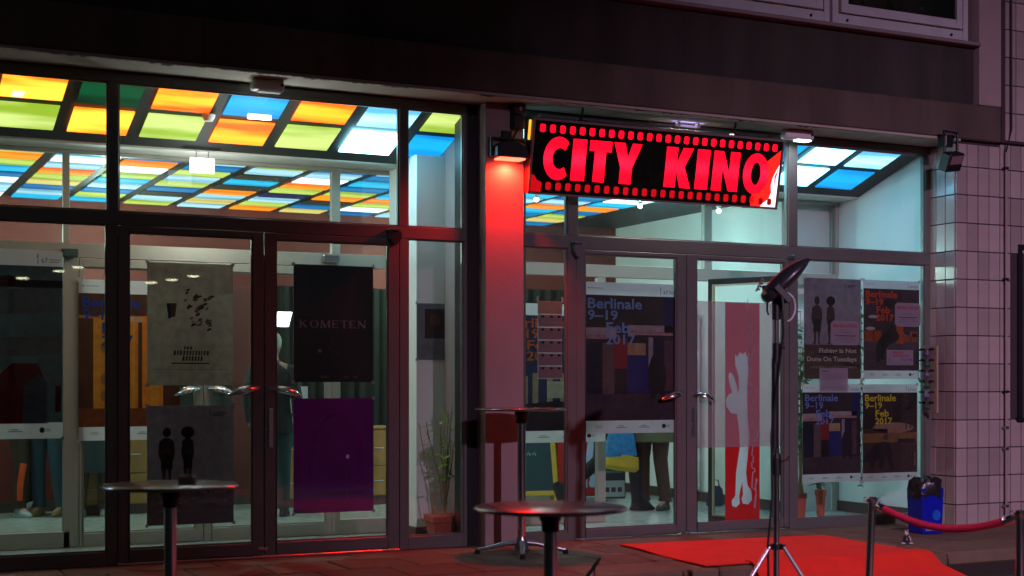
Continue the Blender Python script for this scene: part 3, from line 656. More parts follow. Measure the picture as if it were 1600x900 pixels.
# ------------------------------------------------------------------ street lamp across the road (lights the front)
t = empty('street_lamp', (3.5, -19, -.37), 0, 'tall street lamp across the road facing the cinema', 'street lamp')
MB().tube([(0, 0, 0), (0, 0, 6.6), (0, .25, 6.95), (0, .7, 7.05)], [.08, .05, .04, .035], 12).build('pole', M_BLACK, t, smooth=True)
MB().box(-.13, .13, .65, 1.25, 7.0, 7.1).build('lamp_head', M_BLACK, t, .02)
MB().box(-.1, .1, .7, 1.2, 6.985, 6.999).build('lens', mat('street_lens', (1, 1, 1), emit=(1, .7, .95), es=12), t)
ld = bpy.data.lights.new('street_light', 'SPOT'); ld.energy = 5300; ld.color = (1, .63, .98); ld.spot_size = R(50); ld.spot_blend = 1.0; ld.shadow_soft_size = .12
lo = bpy.data.objects.new('street_light', ld); COL.objects.link(lo); lo.parent = t; lo.location = (0, 1.0, 6.9)
d = Vector((9.6, -3.2, -.6))-Vector((3.5, -18, 6.53)); lo.rotation_euler = d.to_track_quat('-Z', 'Y').to_euler()
# ------------------------------------------------------------------ the lit cinema sign
SW, SH = 2.31, .575
sgn = empty('cinema_sign', (4.915, -.325, 3.245), 0, 'red lit film-strip sign reading CITY KINO hanging above the right doors', 'sign')
sgn.rotation_euler = (R(11.0), 0, R(-.3)); sgn.rotation_euler[0] = R(11)
# local: X right, Z down from 0 to -SH, face toward -Y
MB().box(0, SW, .012, .15, -SH, 0).build('sign_box', mat('sign_casing', (.03, .02, .02), .35), sgn, .004)
mb = MB(); e = .018
mb.box(0, SW, -.006, .0115, -e, 0).box(0, SW, -.006, .0115, -SH, -SH+e*.8).box(0, e, -.006, .0115, -SH+e*.8, -e).box(SW-e*.6, SW, -.006, .0115, -SH+e*.8, -e)
mb.build('sign_rim', mat('rim_metal', (.42, .30, .30), .35, .6), sgn, .002)
m_face = mat('sign_face', (.012, .016, .010), .12, 0, .9, 9, .02, 20, coat=.6)  # dark green mottle in the colour stands in for trees mirrored there
MB().box(e, SW-e*.6, .001, .011, -SH+e*.8, -e).build('sign_face', m_face, sgn)
m_neon = mat('red_lit_acrylic', (.5, .01, .02), .3, emit=(1, .005, .035), es=1.15, bump=0)
m_neon2 = mat('red_lit_acrylic_dim', (.5, .01, .02), .3, emit=(1, .012, .02), es=.62, bump=0)
m_swoosh = mat('orange_red_print', (.7, .03, .02), .3, emit=(1, .02, .012), es=.75, bump=0)
m_swhite = mat('white_lit_print', (.8, .8, .9), .3, emit=(1, .93, 1), es=.9, bump=0)
for m_, c0, c1 in ((m_neon, (1, .0012, .012), (1, .012, .05)), (m_neon2, (.24, .0012, .0025), (.34, .003, .006))):
    n = m_.node_tree.nodes; l = m_.node_tree.links; tc = n.new('ShaderNodeTexCoord'); sx = n.new('ShaderNodeSeparateXYZ'); l.new(tc.outputs['Object'], sx.inputs[0])
    no = n.new('ShaderNodeTexNoise'); no.inputs['Scale'].default_value = 2.2; l.new(tc.outputs['Object'], no.inputs['Vector'])
    ab = n.new('ShaderNodeMath'); ab.operation = 'ADD'; ab.inputs[1].default_value = SH*.5; l.new(sx.outputs[2], ab.inputs[0])
    a2 = n.new('ShaderNodeMath'); a2.operation = 'ABSOLUTE'; l.new(ab.outputs[0], a2.inputs[0])
    mr = n.new('ShaderNodeMapRange'); mr.inputs[1].default_value = 0; mr.inputs[2].default_value = .10; mr.inputs[3].default_value = 1; mr.inputs[4].default_value = 0; mr.interpolation_type = 'SMOOTHSTEP'; l.new(a2.outputs[0], mr.inputs[0])
    mu = n.new('ShaderNodeMath'); mu.operation = 'MULTIPLY'; l.new(mr.outputs[0], mu.inputs[0]); l.new(no.outputs['Fac'], mu.inputs[1])
    mx = n.new('ShaderNodeMix'); mx.data_type = 'RGBA'; mx.inputs[6].default_value = list(c0)+[1]; mx.inputs[7].default_value = list(c1)+[1]; l.new(mu.outputs[0], mx.inputs[0])
    l.new(mx.outputs[2], n['Principled BSDF'].inputs['Emission Color'])
    m2 = n.new('ShaderNodeMapRange'); m2.inputs[3].default_value = 1.2; m2.inputs[4].default_value = 2.3; l.new(no.outputs['Fac'], m2.inputs[0]); l.new(m2.outputs[0], n['Principled BSDF'].inputs['Emission Strength'])
def U(u): return u*SW
def V(v): return -v*SH
def lit(name, poly, m, layer=2, uv=True):
    return flat(name, [(U(a), V(b_)) for a, b_ in poly] if uv else poly, m, sgn, layer, .0005)
def rrect(cx, cz, hw, hh, r=.3):
    p = []
    for sx, sz, a0 in ((1, 1, 0), (-1, 1, 90), (-1, -1, 180), (1, -1, 270)):
        for k in range(4):
            a = R(a0+30*k); rr = min(hw, hh)*r*2; p.append((cx+sx*(hw-rr)+rr*math.cos(a), cz+sz*(hh-rr)+rr*math.sin(a)))
    return p
for i in range(26): lit('film_hole', [(a/SW, -b_/SH) for a, b_ in rrect(U(.036+.03705*i), V(.128), .0235, .030)], m_neon)
for i in range(26):
    u = .0735+.03705*i
    if u > .975: continue
    if u < .90: lit('film_hole', [(a/SW, -b_/SH) for a, b_ in rrect(U(u), V(.880), .0235, .030)], m_neon2)
    else: lit('film_hole', [(a/SW, -b_/SH) for a, b_ in rrect(U(u), V(.895), .021, .026)], mat('dark_red_print', (.15, .0, .0), .4, emit=(.35, 0, 0), es=.6), 5)
def letter(name, u0, u1, v0, v1, polys):
    for p in polys: lit(name, [(u0+(u1-u0)*a, v1-(v1-v0)*b_) for a, b_ in p], m_neon, 4)
Lt, Lb = .235, .785
# C
po = ell(.60, .5, .60, .5, 40, R(47), R(313)); pi_ = ell(.66, .5, .30, .245, 30, R(52), R(308))[::-1]
po = [(min(a, .98), b_) for a, b_ in po]; pi_ = [(min(a, .98), b_) for a, b_ in pi_]
letter('letter_c', .0475, .139, Lt-.01, Lb+.01, [po+pi_])
letter('letter_i', .153, .205, Lt, Lb, [rect(0, 0, 1, 1)])
letter('letter_t', .217, .301, Lt, Lb, [[(0, 1), (1, 1), (1, .745), (.76, .745), (.76, 0), (.24, 0), (.24, .745), (0, .745)]])
letter('letter_y', .309, .418, Lt, Lb, [[(0, 1), (.39, 1), (.52, .66), (.66, 1), (1, 1), (.70, .40), (.70, 0), (.28, 0), (.28, .40)]])
letter('letter_k', .5165, .6245, Lt, Lb, [[(0, 0), (0, 1), (.42, 1), (.42, .62), (.62, 1), (1, 1), (.72, .53), (1.0, 0), (.60, 0), (.42, .40), (.42, 0)]])
letter('letter_i', .642, .694, Lt, Lb, [rect(0, 0, 1, 1)])
letter('letter_n', .7105, .8195, Lt, Lb, [[(0, 0), (0, 1), (.36, 1), (.63, .47), (.63, 1), (1, 1), (1, 0), (.66, 0), (.37, .55), (.37, 0)]])
oo = ell(.5, .5, .5, .5, 40); oi_ = ell(.5, .5, .19, .28, 40)
mbq = MB(); pts = [(U(.838+.108*a), 0, V(.80-.575*b_)) for a, b_ in oo]+[(U(.838+.108*a), 0, V(.80-.575*b_)) for a, b_ in oi_]
mbq.add([(x, -.0034, z) for x, _, z in pts], [(i, (i+1) % 40, 40+(i+1) % 40, 40+i) for i in range(40)]); mbq.build('letter_o', m_neon, sgn)
# torn red flame on the right end and lower left corner
lit('red_flame', [(.991, .155), (.965, .235), (.935, .33), (.928, .45), (.92, .6), (.885, .75), (.883, .97), (.991, .97)], m_swoosh, 2)
lit('white_flame', [(.991, .36), (.978, .45), (.966, .56), (.962, .66), (.967, .76), (.958, .86), (.935, .92), (.925, .968), (.991, .968)], m_swhite, 3)
lit('red_streak', [(.989, .42), (.979, .56), (.981, .7), (.975, .6), (.974, .52)], m_swoosh, 5)
lit('red_corner', [(.009, .74), (.02, .75), (.03, .81), (.049, .84), (.047, .965), (.009, .965)], m_neon2, 2)
MB().box(-.012, -.002, .03, .055, -.17, -.02).build('amber_strip', mat('amber_glow', (1, .4, 0), emit=(1, .42, .03), es=1.2), sgn, .002)
for px in (903, 1140):
    x = XA(px, -.2)-4.915
    MB().tube([(x, .08, 0), (x, .06, .16)], .009, 8).box(x-.03, x+.03, .03, .10, .0, .012).build('hanger_rod', M_BLACK, sgn, smooth=True)
MB().box(.1, SW-.1, .1, .13, .01, .03).build('top_rail', M_STEEL, sgn)

# ------------------------------------------------------------------ posters
C_ = lambda n, c, **k: mat(n, c, .55, 0, .5 if n.startswith(('print_', 'picture')) and 'white' not in n and 'silver' not in n else .1, 17, .03, 80, transl=.5, **k)
P_PAPER = mat('poster_paper', (.80, .77, .78), .55, 0, .1, 6, .03, 80, transl=.72); P_INK = C_('poster_black', (.02, .018, .02)); P_GREY = C_('poster_logo_grey', (.30, .28, .31))
BEAR = [(172,236),(180,248),(190,228),(200,236),(212,228),(220,250),(223,300),(218,370),(220,470),(226,560),(222,620),(214,700),(220,750),(234,770),(237,808),(222,825),(201,820),(196,802),(202,785),(200,735),(193,760),(187,790),(189,820),(175,834),(160,828),(158,808),(172,788),(175,700),(190,600),(188,540),(180,470),(155,465),(139,442),(135,415),(147,392),(160,386),(150,352),(145,318),(152,305),(165,320),(178,360),(181,388),(187,370),(185,320),(172,280)]
def poster_root(px0, py0, px1, py1, Y, label, group=None, name='poster'):
    xa, za = at(px0, py1, Y); xb, zb = at(px1, py0, Y)
    t = empty(name, (xa, Y, za), 0, label, 'poster', group)
    W_, H_ = xb-xa, zb-za
    s = MB().box(0, W_, 0, .0012, 0, H_).build('sheet', P_PAPER, t)
    return t, W_, H_
def tapes(t, W_, H_):
    for x in (0, W_): 
        for z in (0, H_): MB().box(x-.011, x+.011, -.0022, -.0012, z-.011, z+.011).build('tape', mat('clear_tape', (.5, .5, .48), .3), t)
def bearlogo(t, x, z, h, m, layer=3, name='bear_logo'):
    s = h/(834-228); return flat(name, [(x+(a-185)*s, z+(834-b_)*s) for a, b_ in BEAR], m, t, layer)
def festival_poster(px0, py0, px1, py1, Y, tcol, scene, label, group):
    t, W_, H_ = poster_root(px0, py0, px1, py1, Y, label, group)
    tapes(t, W_, H_)
    X = lambda u: u*W_
    Z = lambda v: (1-v)*H_          # v measured from the top, as printed
    def q(name, u0, v0, u1, v1, m, layer=2): return flat(name, rect(X(u0), Z(v1), X(u1), Z(v0)), m, t, layer)
    sc = {
     'booth': (.035, .022, .024), 'red': (.05, .03, .032), 'park': (.03, .02, .016), 'wood': (.7, .2, .02), 'shirt': (.10, .14, .15), 'cream': (.018, .03, .085)}[scene]
    q('picture', 0, .085, 1, .915, C_('picture_'+scene, sc), 1)
    L2, L3, L4 = 2, 3, 4
    if scene == 'booth':
        q('picture_field', .84, .085, 1, .33, C_('print_night_blue', (.02, .025, .16)))
        q('picture_field', 0, .30, .33, .375, C_('print_awning', (.55, .50, .50))); q('picture_field', .45, .28, .93, .345, C_('print_awning', (.55, .50, .50)))
        text_obj('print_lettering', 'Photoautomat', C_('print_red', (.55, .06, .05)), t, X(.49), Z(.338), X(.91), Z(.312), y=-.0025)
        text_obj('print_lettering', 'utomat', C_('print_red', (.55, .06, .05)), t, X(.02), Z(.372), X(.25), Z(.345), y=-.0025)
        for u0, v0, u1, v1, n, c in ((.03, .40, .18, .74, 'print_dark_blue', (.012, .014, .05)), (.19, .40, .31, .74, 'print_tan', (.18, .13, .12)), (.31, .37, .45, .57, 'print_booth_red', (.35, .02, .03)), (.32, .57, .44, .74, 'print_dark', (.02, .015, .02)),
                                   (.45, .40, .64, .48, 'print_window_yellow', (.55, .42, .22)), (.45, .48, .67, .73, 'print_booth_blue', (.02, .025, .22)), (.67, .36, .72, .60, 'print_pale', (.42, .40, .48)), (.72, .36, .84, .62, 'print_dark_blue', (.012, .014, .05)), (.84, .38, .93, .72, 'print_mauve', (.14, .06, .09)), (.0, .74, 1, .915, 'print_pavement', (.07, .05, .065))):
            q('picture_field', u0, v0, u1, v1, C_(n, c))
        for du in (0, ): flat('bear_figure', [(X(a), Z(b_)) for a, b_ in [(.70,.50),(.72,.475),(.755,.47),(.79,.475),(.81,.50),(.85,.56),(.86,.64),(.84,.70),(.845,.76),(.80,.77),(.79,.72),(.755,.72),(.74,.77),(.69,.77),(.70,.71),(.665,.64),(.67,.56)]], P_INK, t, 4)
    elif scene == 'red':
        q('picture_field', 0, .085, 1, .30, C_('print_ceiling_mauve', (.07, .045, .06))); q('picture_field', 0, .60, 1, .715, C_('print_floor_grey', (.10, .08, .10))); q('picture_field', 0, .715, 1, .915, C_('print_floor_mauve', (.08, .055, .075)))
        for u0, u1 in ((.02, .17), (.19, .32), (.72, .84), (.86, .97)): q('picture_field', u0, .51, u1, .62, C_('print_orange_stall', (.45, .09, .01)), 3)
        q('picture_field', .58, .44, .71, .64, C_('print_orange_pillar', (.60, .11, .015)), 3)
        for cx_, cz_ in ((.17, .37), (.12, .49), (.78, .53), (.9, .55)): flat('picture_field', [(X(a), Z(b_)) for a, b_ in ell(cx_, cz_, .085, .017)], C_('print_lamp_white', (.6, .55, .62)), t, 3)
        flat('bear_figure', [(X(a), Z(b_)) for a, b_ in [(.22,.82),(.215,.70),(.25,.62),(.32,.56),(.40,.53),(.46,.47),(.50,.42),(.53,.45),(.58,.50),(.64,.56),(.62,.60),(.53,.63),(.43,.66),(.39,.70),(.36,.77),(.37,.80),(.33,.81),(.30,.78),(.28,.83)]], P_INK, t, 5)
        flat('picture_field', [(X(a), Z(b_)) for a, b_ in ell(.47, .24, .11, .06)], P_INK, t, 3)
    elif scene == 'park':
        q('picture_field', 0, .50, 1, .60, C_('print_sand', (.32, .17, .05))); q('picture_field', 0, .46, .45, .505, C_('print_hedge', (.08, .05, .02)), 3); q('picture_field', 0, .60, 1, .915, C_('print_path', (.075, .04, .035)))
        flat('picture_field', [(X(a), Z(b_)) for a, b_ in ell(.55, .45, .38, .055)], C_('print_glow', (.45, .28, .18)), t, 3)
        q('picture_field', .64, .565, .97, .61, P_INK, 4)
        for a, b_, c, d in ((.19, .30, .205, .47), (.30, .25, .31, .42), (.78, .2, .80, .47), (.86, .15, .88, .46)): q('picture_field', a, b_, c, d, P_INK, 4)
        for i in range(60):
            a, b_ = random.uniform(.05, .95), random.uniform(.12, .42); flat('picture_speck', [(X(p), Z(r)) for p, r in ell(a, b_, random.uniform(.004, .01), .003, 6)], C_('print_glow2', (.24, .13, .08)), t, 3) if i < 26 else None
        flat('bear_figure', [(X(a), Z(b_)) for a, b_ in [(.0,.76),(.04,.72),(.14,.69),(.20,.63),(.30,.60),(.42,.59),(.50,.62),(.54,.70),(.55,.80),(.57,.885),(.50,.89),(.47,.82),(.43,.74),(.40,.76),(.38,.84),(.33,.89),(.29,.84),(.30,.76),(.22,.80),(.18,.88),(.13,.86),(.10,.80),(.0,.81)]], C_('print_brown_black', (.022, .014, .012)), t, 5)
        flat('picture_field', [(X(a), Z(b_)) for a, b_ in ell(.42, .545, .05, .035)], C_('print_brown', (.13, .07, .045)), t, 4)
        text_obj('print_lettering', 'Potsdamer Platz', tcol, t, X(.945), Z(.84), X(.965), Z(.71), y=-.003, rot=1)
    elif scene == 'wood':
        for a, b_, n, c in ((.0, .14, 'print_wood_dark', (.10, .035, .01)), (.14, .30, 'print_wood_light', (.95, .38, .03)), (.33, .36, 'print_wood_dark', (.10, .035, .01)), (.47, .55, 'print_wood_light', (.95, .38, .03)), (.58, .62, 'print_wood_dark', (.10, .035, .01)), (.70, .78, 'print_wood_light', (.95, .38, .03)), (.83, 1, 'print_wood_dark', (.10, .035, .01))):
            q('picture_field', a, .24, b_, .80, C_(n, c))
        q('picture_field', .0, .085, 1, .22, C_('print_wood_dark', (.10, .035, .01))); q('picture_field', .25, .225, .62, .26, C_('print_shelf', (.7, .5, .3)), 3); q('picture_field', 0, .80, 1, .915, C_('print_rust', (.22, .06, .01)))
        for cz_ in (.42, .62, .72): flat('picture_field', [(X(a), Z(b_)) for a, b_ in ell(.26, cz_, .05, .04)], C_('print_wood_pale', (.4, .2, .06)), t, 4)
    elif scene == 'shirt':
        q('picture_field', 0, .16, 1, .20, P_INK)
        for a, b_ in ((.20, .33), (.45, .55)):
            flat('picture_field', [(X(0), Z(b_+.03)), (X(0), Z(a+.035)), (X(1), Z(a)), (X(1), Z(b_))], C_('print_stripe_grey', (.85, .92, .92)), t, 2)
        flat('picture_field', [(X(a), Z(b_)) for a, b_ in [(.48,.92),(.50,.66),(.60,.60),(.80,.60),(.88,.72),(.86,.92)]], C_('print_maroon', (.6, .04, .08)), t, 3)
        flat('picture_field', [(X(a), Z(b_)) for a, b_ in [(.68,.92),(.69,.72),(.80,.66),(.88,.70),(.88,.92)]], C_('print_shirt_blue', (.4, .62, 1)), t, 4)
        q('picture_field', .94, .72, .985, .86, C_('print_deep_red', (.30, .01, .01)), 4); flat('picture_field', [(X(a), Z(b_)) for a, b_ in ell(.55, .17, .09, .03)], C_('print_deep_red', (.30, .01, .01)), t, 4)
    elif scene == 'cream':
        for i, u in enumerate((.08, .18, .28, .42, .55, .68, .80, .92)): q('picture_field', u, .50+.02*(i % 2), u+.055, .80, C_('print_cream', (.55, .45, .25)))
        q('picture_field', .42, .56, .60, .68, C_('print_lantern', (.8, .72, .45)), 3)
        flat('picture_field', [(X(a), Z(b_)) for a, b_ in [(.0,.78),(.08,.73),(.30,.715),(.5,.70),(.7,.715),(.92,.72),(1,.76),(1,.915),(0,.915)]], P_INK, t, 4)
    if tcol:
        ts = .0040
        text_obj('lettering', 'Berlinale', tcol, t, X(.035), Z(.176), X(.60), Z(.105), y=-.0048, bold=.022)
        text_obj('lettering', '9\u201319', tcol, t, X(.035), Z(.252), X(.345), Z(.183), y=-.0048, bold=.022)
        text_obj('lettering', 'Feb', tcol, t, X(.225), Z(.335), X(.47), Z(.264), y=-.0048, bold=.022)
        text_obj('lettering', '2017', tcol, t, X(.22), Z(.412), X(.53), Z(.343), y=-.0048, bold=.022)
    bearlogo(t, X(.80), Z(.072), H_*.052, P_INK, 2); text_obj('header_print', '67', P_INK, t, X(.83), Z(.068), X(.88), Z(.043), y=-.002)
    q('header_line', .89, .048, .985, .053, P_GREY); q('header_line', .89, .06, .97, .065, P_GREY); q('header_line', .04, .035, .05, .045, C_('print_deep_red', (.30, .01, .01))); q('header_line', .065, .038, .20, .042, P_GREY)
    # sponsors' marks at the foot: four interlocked rings, two grey word marks, black disc with text
    for i in range(4):
        o_ = ell(.125+.018*i, .955, .012, .009, 12); i_ = ell(.125+.018*i, .955, .008, .006, 12)
        me_ = MB(); me_.add([(X(a), -.0016, Z(b_)) for a, b_ in o_+i_], [(k, (k+1) % 12, 12+(k+1) % 12, 12+k) for k in range(12)]); me_.build('sponsor_ring', P_GREY, t)
    for u in (.33, .57): q('sponsor_mark', u, .958, u+.11, .964, P_GREY); q('sponsor_mark', u+.02, .948, u+.08, .953, P_GREY)
    flat('sponsor_disc', [(X(a), Z(b_)) for a, b_ in ell(.835, .955, .022, .0155, 14)], P_INK, t, 2); text_obj('sponsor_lettering', 'ZDF', P_INK, t, X(.86), Z(.962), X(.90), Z(.948), y=-.002, bold=.01)
    return t
GP = 'festival posters behind the glass'
c_blue = C_('ink_light_blue', (.26, .55, .95)); c_blue2 = C_('ink_mid_blue', (.22, .36, .9)); c_red = C_('ink_orange_red', (.95, .08, .015)); c_yel = C_('ink_yellow', (.95, .85, .03)); c_deep = C_('ink_deep_blue', (.015, .07, .42))
festival_poster(912.5, 445, 1061, 678, .012, c_blue, 'booth', 'large festival poster with light blue date and photo booth, on the right doors\' left leaf', GP)
festival_poster(1349, 440.5, 1436, 592, .012, c_red, 'red', 'festival poster with orange-red date, upper right of the four in the side window', GP)
festival_poster(1254, 600, 1344.5, 755, .012, c_blue2, 'booth', 'festival poster with dull blue date, lower left of the four in the side window', GP)
festival_poster(1348, 600.5, 1433, 753, .012, c_yel, 'park', 'festival poster with yellow date and night park, lower right of the four', GP)
festival_poster(123, 441, 281, 689, YI-.045, c_deep, 'wood', 'orange wood-cabinet festival poster with deep blue lettering inside the left doors', GP)
festival_poster(-104, 392, 98, 688, .02, None, 'shirt', 'dark festival poster with grey stripes and blue shirt at the left edge', GP)
festival_poster(786, 477, 946, 693, 1.0, C_('ink_orange', (.85, .14, .01)), 'cream', 'festival poster with bright orange date half hidden behind the price list and column', GP)

def film_figures(t, X, Z):
    m = C_('print_figure', (.045, .035, .032)); m2 = C_('print_shorts', (.015, .014, .017)); k = C_('print_figure2', (.06, .042, .035))
    for cx, afro in ((.225, 0), (.465, 1)):
        body = [(cx-.028,.27),(cx-.085,.30),(cx-.098,.40),(cx-.075,.46),(cx-.06,.45),(cx-.072,.38),(cx-.06,.44),(cx-.065,.52),(cx-.05,.60),(cx-.058,.64),(cx-.095,.655),(cx-.02,.655),(cx-.015,.60),(cx-.003,.52),(cx+.005,.52),(cx+.02,.60),(cx+.018,.655),(cx+.065,.655),(cx+.042,.63),(cx+.055,.55),(cx+.06,.44),(cx+.07,.38),(cx+.058,.45),(cx+.075,.46),(cx+.095,.39),(cx+.08,.30),(cx+.028,.27)]
        if afro: body = [(cx+(a-cx)*.78, b_) for a, b_ in body]
        flat('printed_figure', [(X(a), Z(b_)) for a, b_ in body], k, t, 2)
        flat('printed_head', [(X(a), Z(b_)) for a, b_ in ell(cx, .225, .078 if afro else .048, .048 if afro else .042)], m2 if afro else m, t, 3)
        w_ = .05 if afro else .066; flat('printed_shorts', rect(X(cx-w_), Z(.53), X(cx+w_), Z(.405)), m2, t, 4)
def fishing(px0, py0, px1, py1, Y, label, full=True):
    t, W_, H_ = poster_root(px0, py0, px1, py1, Y, label, 'fishing film posters'); tapes(t, W_, H_)
    X = lambda u: u*W_; Z = lambda v: (1-v)*H_
    flat('picture', rect(X(0), Z(.70), X(1), Z(0)), C_('print_mauve_sky', (.27, .22, .26)), t, 1); flat('picture', rect(X(0), Z(.66), X(1), Z(.42)), C_('print_mauve_haze', (.145, .115, .145)), t, 2) if False else None
    flat('picture_field', rect(X(0), Z(1), X(1), Z(.66)), C_('print_brown_ground', (.085, .05, .032)), t, 2)
    flat('picture_field', [(X(a), Z(b_)) for a, b_ in [(.17,.745),(.35,.74),(.66,.75),(.63,.765),(.3,.765)]], P_INK, t, 3)
    flat('picture_field', [(X(a), Z(b_)) for a, b_ in [(.60,.83),(.8,.84),(.98,.86),(.97,.88),(.7,.87)]], P_INK, t, 3)
    film_figures(t, X, Z)
    wt = C_('print_white', (.62, .60, .60))
    text_obj('film_title', 'Fishing Is Not', wt, t, X(.26), Z(.755), X(.92), Z(.695), y=-.0035, bold=.03)
    text_obj('film_title', 'Done On Tuesdays', wt, t, X(.05), Z(.84), X(.92), Z(.778), y=-.0035, bold=.03)
    text_obj('film_makers', 'LUKAS MARXT & MARCEL ODENBACH', C_('print_light_grey', (.36, .33, .33)), t, X(.11), Z(.895), X(.92), Z(.872), y=-.0035, bold=.01)
    bearlogo(t, X(.725), Z(.10), H_*.052, P_INK, 3)
    for i in range(3): flat('header_line', rect(X(.76), Z(.066+.012*i), X(.93-.03*i), Z(.061+.012*i)), P_INK, t, 3)
    return t
fishing(1256, 437, 1345, 592, .012, 'film poster Fishing Is Not Done On Tuesdays, upper left in the side window')
fishing(229.5, 633, 365, 822, .012, 'dim film poster Fishing Is Not Done On Tuesdays low in the left doors')
# the three stickers and the notice on the posters
def card(px0, py0, px1, py1, label, kind, Y=.004):
    xa, za = at(px0, py1, Y); xb, zb = at(px1, py0, Y); t = empty('notice_card', (xa, Y, za), 0, label, 'card', 'notices taped over the posters'); W_, H_ = xb-xa, zb-za; c = .09 if kind == 'cut' else .01
    pl = [(c*W_, 0), ((1-c)*W_, 0), (W_, c*H_*1.2), (W_, (1-c*1.2)*H_), ((1-c)*W_, H_), (c*W_, H_), (0, (1-c*1.2)*H_), (0, c*H_*1.2)]
    MB().prism(pl, 0, .001).build('sheet', C_('card_lilac', (.50, .43, .52)), t)
    rd = C_('card_red', (.62, .02, .06)); X = lambda u: u*W_; Z = lambda v: (1-v)*H_
    if kind == 'cut':
        text_obj('lettering', 'BERLINALE GOES KIEZ', rd, t, X(.08), Z(.27), X(.93), Z(.14), y=-.001, bold=.02)
        bearlogo(t, X(.36), Z(.53), H_*.15, rd, 1); text_obj('lettering', 'CITY KINO', rd, t, X(.42), Z(.51), X(.66), Z(.44), y=-.001, bold=.01)
        for v, a, b_ in ((.60, .15, .88), (.69, .22, .8), (.77, .12, .9), (.85, .3, .72)): flat('small_print', rect(X(a), Z(v+.03), X(b_), Z(v)), P_GREY if v > .61 else P_INK, t, 1)
    elif kind == 'ticket':
        text_obj('lettering', 'BERLINALE', rd, t, X(.22), Z(.24), X(.66), Z(.10), y=-.001, bold=.02); text_obj('lettering', 'GOES KIEZ 2017', rd, t, X(.22), Z(.46), X(.84), Z(.30), y=-.001, bold=.02)
        bearlogo(t, X(.12), Z(.46), H_*.36, rd, 1); text_obj('lettering', 'Tue 14 Feb', P_INK, t, X(.55), Z(.70), X(.95), Z(.57), y=-.001, bold=.01); text_obj('lettering', '21.30', P_INK, t, X(.05), Z(.70), X(.16), Z(.60), y=-.001, bold=.01)
        flat('small_print', rect(X(.06), Z(.86), X(.62), Z(.83)), P_GREY, t, 1); flat('small_print', rect(X(.06), Z(.94), X(.92), Z(.91)), P_GREY, t, 1)
    else:
        flat('small_print', rect(X(.08), Z(.14), X(.32), Z(.11)), P_INK, t, 1)
        for i in range(13): flat('small_print', rect(X(.08), Z(.245+.052*i), X(.92-.08*(i % 3)), Z(.225+.052*i)), P_GREY, t, 1)
    return t
card(1298, 502, 1342.5, 539, 'lilac notice with cut corners beside the figures of the fishing film poster', 'cut')
card(1398.5, 474, 1438, 510, 'lilac notice with cut corners at the upper right of the orange-red festival poster', 'cut')
card(1385.5, 547, 1427, 570.5, 'small lilac ticket card low on the orange-red festival poster', 'ticket')
card(1280.5, 575.5, 1325, 612, 'pale typed sheet bridging the upper and lower left posters of the side window', 'typed')

# lettered dark poster, purple poster, beige poster on the left doors
GL = 'film posters on the left doors'
t, W_, H_ = poster_root(458.5, 417, 583, 597, .012, 'dark navy poster lettered KOMETEN on the left doors\' right leaf', GL); tapes(t, W_, H_)
flat('picture', rect(0, 0, W_, H_), C_('print_navy_black', (.006, .009, .017)), t, 1)
mk = C_('print_silver', (.95, .92, .92)); SER = {
 'K': [((.1, 0), (.1, 1), .13), ((.16, .45), (.72, .98), .06), ((.3, .56), (.78, .02), .14)], 'O': None, 'M': [((.12, 0), (.16, 1), .05), ((.16, .98), (.5, .04), .13), ((.5, .04), (.84, .98), .05), ((.86, 0), (.84, 1), .13)],
 'E': [((.15, 0), (.15, 1), .14), ((.12, .97), (.78, .97), .055), ((.15, .52), (.6, .52), .055), ((.12, .03), (.82, .03), .055), ((.78, 1), (.79, .78), .05), ((.82, 0), (.82, .25), .05), ((.6, .62), (.6, .42), .05)],
 'T': [((.5, 0), (.5, 1), .14), ((.04, .97), (.96, .97), .055), ((.05, 1), (.04, .75), .05), ((.95, 1), (.96, .75), .05)], 'N': [((.14, 0), (.14, 1), .055), ((.12, .97), (.84, .03), .14), ((.84, 0), (.84, 1), .055)]}
SERIF = {'K': [(.1, 0), (.1, 1), (.78, 0), (.72, 1)], 'M': [(.12, 0), (.16, 1), (.86, 0), (.84, 1)], 'E': [], 'T': [(.5, 0)], 'N': [(.14, 0), (.12, 1), (.84, 1)], 'O': []}
lx = .075*W_; lw = [('K', .118), ('O', .125), ('M', .145), ('E', .10), ('T', .112), ('E', .10), ('N', .125)]
for ch, wd in lw:
    w_ = wd*W_*.93; h_ = .062*W_*1.42; z0 = H_*(1-.535); mb = MB()
    if ch == 'O':
        a = ell(.5, .5, .46, .52, 24); b_ = ell(.5, .5, .31, .47, 24); mb.add([(lx+p*w_, -.002, z0+r*h_) for p, r in a+b_], [(k, (k+1) % 24, 24+(k+1) % 24, 24+k) for k in range(24)])
    else:
        for (a0, b0), (a1, b1), tk in SER[ch]:
            p0 = Vector((a0*w_, b0*h_)); p1 = Vector((a1*w_, b1*h_)); d = (p1-p0).normalized(); n_ = Vector((-d.y, d.x))*tk*w_*.62
            c4 = [p0+n_, p0-n_, p1-n_, p1+n_]; mb.add([(lx+c.x, -.002, z0+c.y) for c in c4], [(0, 1, 2, 3)])
        for a0, b0 in SERIF[ch]: mb.add([(lx+(a0+s)*w_, -.0021, z0+b0*h_+r*h_) for s, r in ((-.13, -.02), (.13, -.02), (.13, .02), (-.13, .02))], [(0, 1, 2, 3)])
    mb.build('title_letter', mk, t); lx += wd*W_*1.03
flat('printed_spot', ell(.325*W_, H_*.268, .013, .013, 12), C_('print_cream_dot', (.9, .8, .5)), t, 2)
for cx, cz, r in ((.47, .345, .012), (.45, .29, .02), (.52, .26, .016), (.55, .245, .012)): flat('printed_star', ell(cx*W_, cz*H_, r, r*.8, 8), C_('print_dim_brown', (.07, .05, .045)), t, 2)
